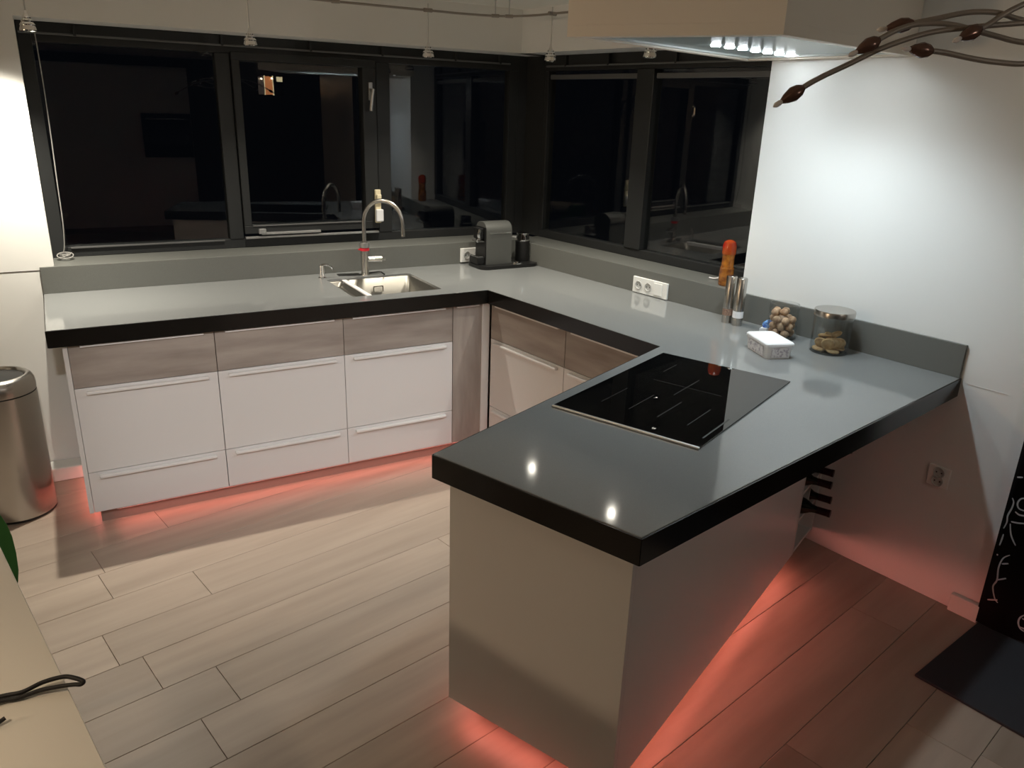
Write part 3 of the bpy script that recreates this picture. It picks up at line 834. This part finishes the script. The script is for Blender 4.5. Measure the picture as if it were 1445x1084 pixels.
# jar with biscuits
JX, JY = .757, -1.523
t = tag(empty('biscuit_jar', (JX, JY, HT)), 'wide glass jar of biscuits with a flat steel lid', 'jar')
b = bmesh.new(); glass_jar(b, .076, .150); obj('glass', b, M['glass'], t, auto=.7)
b = bmesh.new(); lathe(b, [(.072, .1505), (.079, .1505), (.079, .170), (.077, .174), (.0, .176)], 48); obj('lid', b, M['steel'], t, auto=.7)
bis = bmesh.new(); lathe(bis, [(0, -.0045), (.024, -.0045), (.027, -.001), (.027, .001), (.024, .0045), (0, .0050)], 20)
bis_me = bpy.data.meshes.new('biscuit'); bis.to_mesh(bis_me); bis.free(); bis_me.materials.append(M['biscuit'])
lay = [(-.040, -.022, .042, 1.2, 2.3), (-.024, -.028, .042, 1.2, 2.3), (-.008, -.032, .042, 1.2, 2.3), (.008, -.036, .042, 1.2, 2.3),
       (.030, -.022, .034, .8, 1.2), (.034, .014, .036, .9, .4), (.012, .026, .040, 1.2, 3.6), (-.014, .032, .040, 1.25, 3.2), (-.038, .012, .038, 1.1, 1.9),
       (-.02, -.034, .0125, .12, .5), (.030, -.020, .0125, .1, 2), (.012, .034, .0125, .1, 1), (-.036, .020, .0125, .1, 0), (.0, .0, .062, .5, .2), (-.028, .006, .066, .5, 2.2), (.018, -.006, .070, .45, 4.0)]
for (x, y, z, tl, az) in lay:
    o = bpy.data.objects.new('biscuit', bis_me); COL.objects.link(o)
    o.location = (JX + x, JY + y, HT + z); o.rotation_euler = (tl, 0, az)
    tag(o, 'round golden biscuit in the wide glass jar', 'biscuit', 'biscuits in the jar')
# white tub
tx = Vector((.424 - .49, -1.516 + 1.336, 0)).normalized(); ta = math.atan2(tx.y, tx.x)
t = tag(empty('margarine_tub', (.508, -1.432, HT), ta), 'white rectangular tub with faded print in front of the walnut jar', 'tub')
def loft(b, sections):
    rings = []
    for (x, y, r, z) in sections:
        rings.append([b.verts.new((p[0], p[1], z)) for p in rrect(-x, x, -y, y, r, 4)])
    for a, c in zip(rings, rings[1:]):
        n = len(a)
        for i in range(n):
            b.faces.new((a[i], a[(i + 1) % n], c[(i + 1) % n], c[i]))
    b.faces.new(list(reversed(rings[0]))); b.faces.new(rings[-1])
    return b
obj('box', loft(bmesh.new(), [(.084, .052, .014, 0), (.090, .057, .014, .052)]), M['white'], t, auto=.6)
obj('lid', loft(bmesh.new(), [(.0935, .0605, .015, .0522), (.0935, .0605, .015, .060), (.090, .057, .013, .064)]), M['white'], t, auto=.6)
for (n_, x0, x1, yy, sgn) in (('side_print', -.062, .062, -.0563, -1), ('side_print', -.062, .062, .0563, 1)):
    o = obj(n_, nb(x0, x1, -.0008, .0008, .008, .046), M['tubprint'], t, (0, yy - sgn * .0018, 0)); o.rotation_euler = (sgn * -.09, 0, 0)
for sgn in (-1, 1):
    o = obj('end_print', nb(-.0008, .0008, -.036, .036, .008, .046), M['tubprint'], t, (sgn * (.0893 - .0018), 0, 0)); o.rotation_euler = (0, sgn * .11, 0)
# blue wrapper
t = tag(empty('blue_packet', (.772, -1.188, HT)), 'crumpled small blue and white packet between the mills and the walnut jar', 'packet')
b = bmesh.new(); sphere(b, (0, 0, .024), .026, 14, 10, (1.1, .85, .92))
rp_ = random.Random(2)
for v in b.verts:
    v.co += Vector((rp_.uniform(-.003, .003), rp_.uniform(-.003, .003), 0)); v.co.z = max(v.co.z, 0.0005)
obj('wrapper', b, M['bluebag'], t)
b = bmesh.new(); convex(b, [(-.055, .0), (-.02, -.018), (-.018, .016)], .004, .016); obj('twisted_end', b, M['white'], t)
b = bmesh.new(); convex(b, [(.018, -.016), (.050, -.022), (.050, .022), (.018, .016)], .010, .034, .004); obj('black_end', b, M['black'], t)

# ------------------------------------------------------------------ extractor hood
HZ = 2.036
HOODP = [(-.38, -1.195), (-.014, -1.763), (.884, -1.569), (.786, -.853)]
hcx, hcy = .32, -1.35
t = tag(empty('cooker_hood', (hcx, hcy, HZ)), 'boxed white ceiling hood with a glass underside above the hob', 'cooker hood')
lp = [(p[0] - hcx, p[1] - hcy) for p in HOODP]
obj('casing', convex(bmesh.new(), lp, .034, CEIL - HZ - .001), M['hood'], t)
def shrink(ps, k):
    mx_ = sum(p[0] for p in ps) / len(ps); my_ = sum(p[1] for p in ps) / len(ps)
    return [(mx_ + (p[0] - mx_) * k, my_ + (p[1] - my_) * k) for p in ps]
obj('bottom_rim', prism(bmesh.new(), lp, 0, .0338, [list(reversed(shrink(lp, .90)))]), M['hood'], t)
obj('inner_trim', prism(bmesh.new(), shrink(lp, .898), .006, .0338, [list(reversed(shrink(lp, .85)))]), M['hood_trim'], t)
ROWS = ((Vector((.228, -1.239, 0)), Vector((.740, -1.127, 0)), .0068, .6), (Vector((.106, -1.656, 0)), Vector((.626, -1.543, 0)), .021, 1.9))
d_ = (ROWS[1][1] - ROWS[1][0]).normalized(); n_ = Vector((-d_.y, d_.x, 0))
slot = [ROWS[1][0] - d_ * .03 - n_ * .024, ROWS[1][0] - d_ * .03 + n_ * .024, ROWS[1][1] + d_ * .03 + n_ * .024, ROWS[1][1] + d_ * .03 - n_ * .024]
obj('glass_plate', prism(bmesh.new(), shrink(lp, .848), .012, .0336, [[(p.x - hcx, p.y - hcy) for p in slot]]), M['hood_glass'], t)
for l0, l1, lz0, lpw in ROWS:
    for i in range(7):
        q = l0.lerp(l1, i / 6.0)
        b = bmesh.new(); lathe(b, [(.0, .0), (.015, .0), (.018, .003), (.018, .005)], 16)
        obj('led_spot', b, M['led'], t, (q.x - hcx, q.y - hcy, lz0), auto=.7)
    for f in (.04, .3, .56):
        q = l0.lerp(l1, f)
        ld = bpy.data.lights.new('hood_light', 'SPOT'); ld.energy = P_HOOD * lpw; ld.spot_size = math.radians(138); ld.spot_blend = .6; ld.shadow_soft_size = .03; ld.color = (.82, .94, 1.0)
        lo_ = bpy.data.objects.new('hood_light', ld); COL.objects.link(lo_); lo_.parent = t
        lo_.location = (q.x - hcx, q.y - hcy, lz0 - .004)

# ------------------------------------------------------------------ track with pendant spots
TZ = 2.258
rail_pts = [(-2.3, .40), (-1.88, .40), (-1.02, .405), (-.55, .415), (-.15, .405), (.06, .40), (.24, .345), (.33, .20), (.36, .06), (.395, -.15), (.445, -.45), (.455, -.60), (.46, -.8), (.44, -.9)]
t = tag(empty('light_rail', (0, .4, TZ)), 'thin curved metal light rail hung from the ceiling above the worktop', 'light rail')
b = bmesh.new(); tube(b, spline([(x, y - .4, 0) for x, y in rail_pts], 6), .0055, 8); obj('rail', b, M['bronze'], t, auto=1)
for (x, y) in ((.205, .36), (.265, .322), (-1.45, .402), (-.62, .41)):
    b = bmesh.new(); tube(b, [(x, y - .4, -.006), (x, y - .4, CEIL - TZ)], .003, 8); h = obj('hanger', b, M['alu'], t, auto=1)
    b = bmesh.new(); tube(b, [(x - .018, y - .4 + .008, 0), (x + .018, y - .4 - .008, 0)], .0085, 8); obj('clamp', b, M['bronze'], h, auto=1)
def pendant(x, y, label, aim=None, power=1.12, cone=112):
    t = tag(empty('pendant_spot', (x, y, 2.03)), label, 'pendant lamp', 'pendant spots on the light rail')
    b = bmesh.new(); tube(b, [(0, 0, .07), (0, 0, TZ - 2.03 + .03)], .0028, 8); obj('stem', b, M['alu'], t, auto=1)
    b = bmesh.new(); tube(b, [(-.022, 0, TZ - 2.03), (.022, 0, TZ - 2.03)], .0095, 8); obj('clip', b, M['bronze'], t, auto=1)
    b = bmesh.new(); lathe(b, [(.004, .085), (.008, .072), (.016, .060), (.015, .056), (.022, .048), (.021, .043), (.028, .034), (.027, .028), (.031, .016), (.030, .010), (.026, .012), (.022, .028), (.0, .034)], 24)
    obj('bell', b, M['chrome'], t, auto=.5)
    b = bmesh.new(); lathe(b, [(0, .026), (.019, .024)], 20); obj('lens', b, M['spot_on'], t)
    l = bpy.data.lights.new('pendant_light', 'SPOT'); l.energy = P_PENDANT * power; l.color = (1.0, .93, .80); l.spot_size = math.radians(cone); l.spot_blend = 1.0; l.shadow_soft_size = .014
    o = bpy.data.objects.new('pendant_light', l); COL.objects.link(o); o.parent = t; o.location = (0, 0, .006)
    if aim:
        o.rotation_euler = (Vector(aim) - Vector((x, y, 2.036))).to_track_quat('-Z', 'Y').to_euler()
pendant(-1.884, .40, 'glassy pendant spot hanging at the bin end of the worktop', (-2.5, .42, .3), 3.0, 124)
pendant(-1.026, .40, 'glassy pendant spot hanging between the bin end and the sink')
pendant(-.154, .40, 'glassy pendant spot hanging near the sink')
pendant(.36, .06, 'glassy pendant spot hanging over the worktop corner by the coffee machine', None, .9, 100)
pendant(.455, -.60, 'glassy pendant spot hanging in front of the corner window behind the hood', None, .9, 100)

# ------------------------------------------------------------------ branch lamp with copper sockets
t = tag(empty('branch_lamp', (-.335, -2.735, CEIL)), 'ceiling lamp with curved bronze arms and copper bulb holders, unlit', 'ceiling lamp')
lx, ly, lz = t.location
HUB = (-.335, -2.735, 1.985)
arms = [
 [(-.792, -2.518, 1.851), (-.762, -2.528, 1.871), (-.706, -2.549, 1.900), (-.651, -2.570, 1.928), (-.586, -2.599, 1.952), (-.523, -2.632, 1.963), (-.444, -2.674, 1.973), HUB],
 [(-.671, -2.557, 1.932), (-.631, -2.571, 1.955), (-.594, -2.588, 1.966), (-.548, -2.616, 1.966), (-.494, -2.653, 1.952), (-.449, -2.684, 1.942), (-.393, -2.718, 1.945), HUB],
 [(-.598, -2.560, 1.966), (-.562, -2.590, 1.976), (-.519, -2.618, 1.987), (-.478, -2.644, 1.988), (-.444, -2.668, 1.978), (-.390, -2.705, 1.972), HUB],
 [(-.618, -2.620, 1.922), (-.586, -2.630, 1.921), (-.540, -2.655, 1.913), (-.500, -2.675, 1.909), (-.454, -2.700, 1.909), (-.396, -2.725, 1.930), HUB],
 [(-.534, -2.645, 1.955), (-.507, -2.650, 1.967), (-.479, -2.655, 1.984), (-.440, -2.668, 2.004), (-.401, -2.685, 2.015), (-.36, -2.71, 2.005), HUB],
 [(.05, -2.62, 1.90), (-.02, -2.64, 1.94), (-.10, -2.67, 1.975), (-.2, -2.70, 1.99), HUB],
 [(-.02, -2.95, 1.92), (-.09, -2.90, 1.955), (-.18, -2.83, 1.985), (-.26, -2.78, 1.99), HUB]]
for a in arms:
    P = [Vector(p) - Vector((lx, ly, lz)) for p in a]
    b = bmesh.new(); tube(b, spline(P, 6), .0046, 10); arm = obj('arm', b, M['bronze'], t, auto=1)
    d = (P[0] - P[1]).normalized(); q = P[0] + d * .002
    b = bmesh.new(); tube(b, [q - d * .016, q - d * .008, q + d * .004, q + d * .018, q + d * .026], [.0055, .0105, .0125, .0085, .0045], 14); obj('bulb_holder', b, M['copper'], arm, auto=.9)
    b = bmesh.new(); tube(b, [q + d * .026, q + d * .030, q + d * .038, q + d * .043], [.003, .0045, .0045, .0015], 10); obj('bulb', b, M['bulb'], arm, auto=1)
b = bmesh.new(); sphere(b, (HUB[0] - lx, HUB[1] - ly, HUB[2] - lz), .022, 16, 10); obj('hub', b, M['copper'], t, auto=1)
b = bmesh.new(); tube(b, [(0, 0, HUB[2] - lz + .015), (0, 0, -.02)], .006, 10); obj('rod', b, M['bronze'], t, auto=1)
b = bmesh.new(); lathe(b, [(0, -.03), (.02, -.03), (.055, -.008), (.06, -.001), (0, -.001)], 28); obj('ceiling_rose', b, M['bronze'], t, auto=.7)

# ------------------------------------------------------------------ pedal-free steel bin
t = tag(empty('waste_bin', (-2.222, .362, 0)), 'brushed steel round waste bin with a black touch lid by the white wall', 'bin')
b = bmesh.new(); lathe(b, [(0, 0), (.140, 0), (.146, .004), (.146, .014), (.0, .014)], 48); obj('base_ring', b, M['black'], t, auto=.7)
b = bmesh.new(); lathe(b, [(0, .0142), (.1485, .0142), (.1485, .578), (0, .578)], 64); obj('body', b, M['steel'], t, auto=.7)
b = bmesh.new(); lathe(b, [(.144, .5785), (.144, .583)], 64); obj('seam', b, M['black'], t)
b = bmesh.new(); lathe(b, [(.140, .5835), (.1485, .5835), (.1490, .605), (.146, .628), (.138, .645), (.126, .655), (.118, .656), (.112, .650), (.110, .636)], 64); obj('lid_ring', b, M['steel'], t, auto=.9)
b = bmesh.new(); lathe(b, [(.1105, .630), (.109, .643), (.09, .648), (.0, .652)], 48); obj('touch_lid', b, M['black'], t, auto=.9)

# ------------------------------------------------------------------ table, cable, chair
e0 = Vector((-2.130, -1.418, 0)); e1 = Vector((-1.953, -2.290, 0)); ed = (e1 - e0).normalized(); en = Vector((ed.y, -ed.x, 0))   # en points left
ta = math.atan2(ed.y, ed.x)
t = tag(empty('dining_table', (e0.x, e0.y, 0), ta), 'cream topped dining table with a black cable lying on it', 'table')
# local x along the right edge towards the camera, local y to the right (outside)
TL, TWd = 1.75, .88
obj('table_top', nb(-.03, TL, -TWd, 0, .722, .75, .002), M['table'], t)
for (x, y) in ((.06, -.06), (TL - .12, -.06), (.06, -TWd + .06), (TL - .12, -TWd + .06)):
    obj('leg', nb(x - .03, x + .03, y - .03, y + .03, 0, .7218, .002), M['table'], t)
obj('apron', nb(.09, TL - .15, -.075, -.055, .65, .7218), M['table'], t)
obj('apron', nb(.09, TL - .15, -TWd + .055, -TWd + .075, .65, .7218), M['table'], t)
cab = [(-2.30, -2.05, .757), (-2.18, -2.025, .757), (-2.109, -2.027, .757), (-2.075, -2.036, .760), (-2.041, -2.031, .765), (-2.007, -2.036, .768), (-1.989, -2.049, .768), (-1.975, -2.063, .765),
       (-1.980, -2.067, .763), (-1.99, -2.062, .763), (-2.013, -2.054, .762), (-2.047, -2.046, .760), (-2.081, -2.046, .757), (-2.109, -2.041, .757), (-2.18, -2.045, .757), (-2.32, -2.08, .757)]
b = bmesh.new(); tube(b, spline([(x + 2.05, y + 2.04, z - .75) for x, y, z in cab], 5), .0042, 8)
tag(obj('black_cable', b, M['rubber'], None, (-2.05, -2.04, .75), auto=1), 'doubled black cable poking over the edge of the cream table', 'cable')
b = bmesh.new(); tube(b, spline([(x + 2.15, y + 2.1, z - .75) for x, y, z in ((-2.24, -2.16, .7545), (-2.17, -2.125, .7545), (-2.114, -2.101, .757), (-2.100, -2.096, .760))], 5), .0038, 8)
tag(obj('pen', b, M['rubber'], None, (-2.15, -2.1, .75), auto=1), 'thin black pen end lying on the cream table', 'pen')

t = tag(empty('plastic_chair', (-2.345, -1.23, 0)), 'green plastic chair with a rounded back at the far end of the cream table', 'chair')
def shell(outline_fn, n, depth, y_fn):
    b = bmesh.new()
    return b
b = bmesh.new()
fr_, bk_ = [], []
K = 40
for i in range(K):
    a = 2 * PI * i / K
    cx_ = abs(math.cos(a)) ** .75 * math.copysign(1, math.cos(a)) * .226
    cz_ = abs(math.sin(a)) ** .75 * math.copysign(1, math.sin(a)) * .20
    yb = .05 - .9 * cx_ * cx_ + .12 * cz_
    fr_.append(b.verts.new((cx_, yb, .62 + cz_))); bk_.append(b.verts.new((cx_ * .985, yb + .016, .62 + cz_ * .985)))
cf = b.verts.new((0, .055, .62)); cb_ = b.verts.new((0, .071, .62))
for i in range(K):
    j = (i + 1) % K
    b.faces.new((fr_[i], fr_[j], cf)); b.faces.new((bk_[j], bk_[i], cb_)); b.faces.new((fr_[i], bk_[i], bk_[j], fr_[j]))
obj('backrest', b, M['green'], t, auto=.7)
b = bmesh.new(); prism(b, rrect(-.21, .21, -.38, .05, .07, 6), .435, .455); obj('seat', b, M['green'], t, auto=.5)
for (x, y, x2, y2) in ((-.15, -.32, -.19, -.36), (.15, -.32, .19, -.36), (-.15, .0, -.19, .07), (.15, .0, .19, .07)):
    b = bmesh.new(); tube(b, [(x, y, .4345), (x2, y2, .0)], .013, 12); obj('leg', b, M['alu'], t, auto=1)
b = bmesh.new(); tube(b, spline([(0, .045, .455), (0, .062, .46), (0, .075, .50)], 4), [.05, .05, .045, .045, .04, .04, .04, .04, .04], 12); obj('back_support', b, M['green'], t, auto=1)

# ------------------------------------------------------------------ black curtain, mat, shoe
t = tag(empty('door_curtain', fr(2.338, .655, 0), TR), 'black curtain printed with pale swirling lines on the wall beside the mat', 'curtain')
CW, CH = 1.1, 2.2
b = bmesh.new()
nx, nz = 66, 2
gridv = []
for i in range(nx + 1):
    x = CW * i / nx
    y = -.012 - .006 * math.sin(x * 26)
    gridv.append([b.verts.new((x, y, .012)), b.verts.new((x, y, CH))])
for i in range(nx):
    b.faces.new((gridv[i][0], gridv[i + 1][0], gridv[i + 1][1], gridv[i][1]))
cl = obj('cloth', b, M['curtain'], t, auto=1.2)
s_ = cl.modifiers.new('skin', 'SOLIDIFY'); s_.thickness = .004; s_.offset = 0
b = bmesh.new(); tube(b, [(-.05, -.012, CH + .012), (CW + .05, -.012, CH + .012)], .012, 10); obj('curtain_rod', b, M['black'], t, auto=1)
strokes = [[(2.357, .709), (2.395, .716)], [(2.361, .686), (2.40, .690)], [(2.348, .627), (2.366, .634)], [(2.351, .545), (2.359, .531), (2.358, .505), (2.352, .474), (2.355, .448), (2.350, .42)],
 [(2.355, .398), (2.354, .374), (2.352, .35)], [(2.402, .565), (2.380, .556), (2.372, .534), (2.382, .516), (2.412, .517)], [(2.372, .500), (2.388, .494), (2.415, .502)],
 [(2.368, .457), (2.390, .462), (2.423, .474)], [(2.367, .448), (2.377, .413), (2.389, .392), (2.402, .375)], [(2.393, .330), (2.375, .307), (2.369, .264), (2.375, .214), (2.368, .181), (2.383, .141), (2.397, .127)],
 [(2.376, .215), (2.402, .236)], [(2.376, .284), (2.396, .296)], [(2.362, .120), (2.394, .138)], [(2.351, .310), (2.356, .311)], [(2.495, .130), (2.477, .108), (2.475, .082), (2.487, .061), (2.51, .056)], [(2.482, .104), (2.505, .104)], [(2.481, .067), (2.515, .068)]]
def ribbon(b, pts, wd):
    P = spline([(p[0], p[1], 0) for p in pts], 5)
    prev = None
    for i, p in enumerate(P):
        tn = (P[min(i + 1, len(P) - 1)] - P[max(i - 1, 0)]).normalized(); n = Vector((-tn.y, tn.x, 0)) * wd * (0.55 + .45 * math.sin(PI * (i + .5) / len(P)))
        def at(q):
            y = -.012 - .006 * math.sin(q.x * 26) - .0026
            return (q.x, y, q.y)
        cur = (b.verts.new(at(p + n)), b.verts.new(at(p - n)))
        if prev:
            b.faces.new((prev[0], prev[1], cur[1], cur[0]))
        prev = cur
for rep in range(4):
    for zz in (0, .72, 1.42):
        b = bmesh.new()
        for s in strokes:
            pts = [(p[0] - 2.338 + .25 * rep, p[1] + zz) for p in s]
            if rep % 2:
                pts = [(.25 * rep + .11 - (p[0] - 2.338), p[1] + zz) for p in s]
            if max(p[1] for p in pts) < CH - .02:
                ribbon(b, pts, .0028)
        o = obj('swirl_print', b, M['print'], t)
        sm = o.modifiers.new('skin', 'SOLIDIFY'); sm.thickness = .0008
ma = AR
mo = Vector((.458, -2.31, 0))
b = bmesh.new(); box(b, 0, .50, -1.25, 0, .0005, .011, .003)
t = tag(empty('door_mat', mo, ma), 'charcoal grey door mat on the oak floor in front of the black curtain', 'mat')
obj('pile', b, M['mat'], t)
b = bmesh.new(); box(b, .52 - .018, .52, -1.25, -.06, .0005, .012, .002); obj('edge_binding', b, M['rubber'], t)
# ------------------------------------------------------------------ dining side of the room, seen only as reflections in the panes
def tall(x, wd, label, oven=False):
    t = tag(empty('tall_cabinet', (x, YF + .61, 0)), label, 'cabinet', 'tall cabinets facing the window')
    obj('body', nb(0, wd, -.60, -.02, .08, 2.2), M['carcass'], t)
    obj('plinth', nb(0, wd, -.56, -.06, 0, .0795), M['plinth'], t)
    g = .002
    if oven:
        parts = ((.08, .62), (1.62, 2.2))
        ov = obj('oven', nb(.01, wd - .01, -.018, .012, 1.02, 1.60, .004), M['oven'], t)
        obj('oven_handle', nb(.06, wd - .06, .013, .04, 1.52, 1.54, .004), M['steel'], ov)
        obj('lower_door', nb(g, wd - g, -.019, 0, .622, 1.015, .001), M['front'], t)
    else:
        parts = ((.08, 1.02), (1.02, 2.2))
    for z0, z1 in parts:
        d = obj('door', nb(g, wd - g, -.019, 0, z0 + g, z1 - g, .001), M['front'], t)
        obj('handle', nb(.05, wd - .05, 0, .02, z1 - .03, z1 - .015, .003), M['handle'], d)
tall(-2.5, .6, 'tall white cabinet with two doors at the end of the row away from the oven')
tall(-1.9, .6, 'tall white cabinet with two doors, second along from the oven')
tall(-1.3, .6, 'tall white cabinet with two doors next to the oven cabinet')
tall(-.7, .65, 'tall white cabinet with a built in black oven', True)
# floor standing lamp beyond the dining table
t = tag(empty('floor_lamp', (-5.0, -1.5, 0)), 'floor lamp with a swivelling warm shade beyond the dining table', 'floor lamp')
b = bmesh.new(); lathe(b, [(0, 0), (.14, 0), (.14, .012), (.02, .024), (0, .024)], 32); obj('base', b, M['bronze'], t, auto=.7)
b = bmesh.new(); tube(b, [(0, 0, .024), (0, 0, 1.78)], .012, 12); obj('pole', b, M['bronze'], t, auto=1)
aim = Vector((4.3, -.35, -.12)).to_track_quat('Z', 'Y').to_euler()
b = bmesh.new(); lathe(b, [(0, -.09), (.05, -.085), (.075, -.02), (.10, .07), (.098, .07), (.072, -.018), (.048, -.08), (0, -.085)], 32)
sh = obj('shade', b, M['bronze'], t, (0.03, 0, 1.86), auto=.7); sh.rotation_euler = aim
b = bmesh.new(); lathe(b, [(0, .0), (.06, .0)], 24); obj('lens', b, M['lamp_on'], sh)
l = bpy.data.lights.new('floor_lamp_light', 'SPOT'); l.energy = P_ROOM; l.color = (1.0, .70, .43); l.spot_size = math.radians(86); l.spot_blend = .7; l.shadow_soft_size = .10
o = bpy.data.objects.new('floor_lamp_light', l); COL.objects.link(o); o.parent = sh; o.location = (0, 0, .03); o.rotation_euler = (PI, 0, 0)
def ceiling_spot(x, y, target, power, cone, blend, color, label):
    t = tag(empty('ceiling_spot', (x, y, CEIL)), label, 'ceiling lamp', 'swivelling ceiling spots of the dining side')
    b = bmesh.new(); lathe(b, [(0, -.001), (.05, -.001), (.05, -.018), (0, -.018)], 28); obj('rose', b, M['alu'], t, auto=.7)
    b = bmesh.new(); tube(b, [(0, 0, -.018), (0, 0, -.05)], .008, 10); obj('stem', b, M['alu'], t, auto=1)
    b = bmesh.new(); lathe(b, [(0, -.06), (.03, -.055), (.04, .0), (.04, .05), (.037, .05), (.036, .0), (0, -.01)], 28)
    sh = obj('head', b, M['alu'], t, (0, 0.02, -.09), auto=.7)
    sh.rotation_euler = (Vector(target) - Vector((x, y, CEIL - .09))).to_track_quat('Z', 'Y').to_euler()
    b = bmesh.new(); lathe(b, [(0, .02), (.034, .02)], 20); obj('lens', b, M['lamp_on'], sh)
    l = bpy.data.lights.new('ceiling_spot_light', 'SPOT'); l.energy = power; l.color = color; l.spot_size = math.radians(cone); l.spot_blend = blend; l.shadow_soft_size = .04
    o = bpy.data.objects.new('ceiling_spot_light', l); COL.objects.link(o); o.parent = sh; o.location = (0, 0, .04); o.rotation_euler = (PI, 0, 0)
ceiling_spot(.1, -4.7, (.3, -1.6, 1.1), P_HALL, 80, .8, (1.0, .92, .82), 'swivelling ceiling spot facing the long side of the peninsula')
ceiling_spot(-2.0, -3.0, (-1.1, 0, .42), P_SINK, 42, .9, (1.0, .96, .93), 'added ceiling fill spot brightening the sink cabinets')  # unseen lamp added to lift the drawer fronts
t = tag(empty('table_fill_lamp', (-2.75, -2.35, CEIL)), 'unseen bell shaped lamp added to light the cream table', 'pendant lamp')  # lamp added out of view to brighten the table top
b = bmesh.new(); lathe(b, [(0, -.001), (.05, -.001), (.045, -.02), (0, -.022)], 28); obj('rose', b, M['bronze'], t, auto=.7)
b = bmesh.new(); tube(b, [(0, 0, -.022), (0, 0, -.47)], .003, 8); obj('flex', b, M['rubber'], t, auto=1)
b = bmesh.new(); lathe(b, [(.012, -.46), (.04, -.48), (.09, -.53), (.14, -.62), (.137, -.62), (.087, -.532), (.038, -.485), (.0, -.475)], 36); obj('shade', b, M['bronze'], t, auto=.7)
b = bmesh.new(); sphere(b, (0, 0, -.54), .03, 14, 10); obj('bulb', b, M['lamp_on'], t, auto=1)
l = bpy.data.lights.new('table_fill_light', 'SPOT'); l.energy = 22.0; l.color = (1.0, .80, .56); l.spot_size = math.radians(110); l.spot_blend = .8; l.shadow_soft_size = .04
o = bpy.data.objects.new('table_fill_light', l); COL.objects.link(o); o.parent = t; o.location = (0, 0, -.58)
# lit transom high in the wall behind the photographer
t = tag(empty('hall_transom', (1.22, YF, 2.03)), 'small high window to a lit hall with orange wall and two lamps', 'window')
M['hall_o'] = mat('lit_orange_pane', (.5, .2, .08), .4, emit=(1.0, .36, .13), estr=2.2); noise_bump(M['hall_o'], 20, .01, .0003)
M['hall_c'] = mat('lit_cream_pane', (.8, .7, .45), .4, emit=(1.0, .82, .48), estr=3.5); noise_bump(M['hall_c'], 20, .01, .0003)
M['hall_d'] = mat('dim_pane', (.2, .17, .15), .4, emit=(.8, .62, .5), estr=.25); noise_bump(M['hall_d'], 20, .01, .0003)
obj('back_board', nb(-.20, .20, .001, .010, -.15, .15), M['gap'], t)
obj('pane', nb(-.08, .03, .0102, .014, -.13, .13), M['hall_o'], t)
obj('pane', nb(.095, .185, .0102, .014, .06, .13), M['hall_c'], t)
obj('pane', nb(-.185, -.095, .0102, .014, -.13, .12), M['hall_d'], t)
obj('mullion', nb(-.094, -.081, .0102, .018, -.14, .14), M['hall_c'], t)
obj('mullion', nb(.031, .045, .0102, .018, -.14, .14), M['hall_c'], t)
for x, z in ((-.135, .09), (.02, .10)):
    b = bmesh.new(); sphere(b, (x, .026, z), .012, 10, 8); obj('hall_lamp', b, M['lamp_on'], t, auto=1)
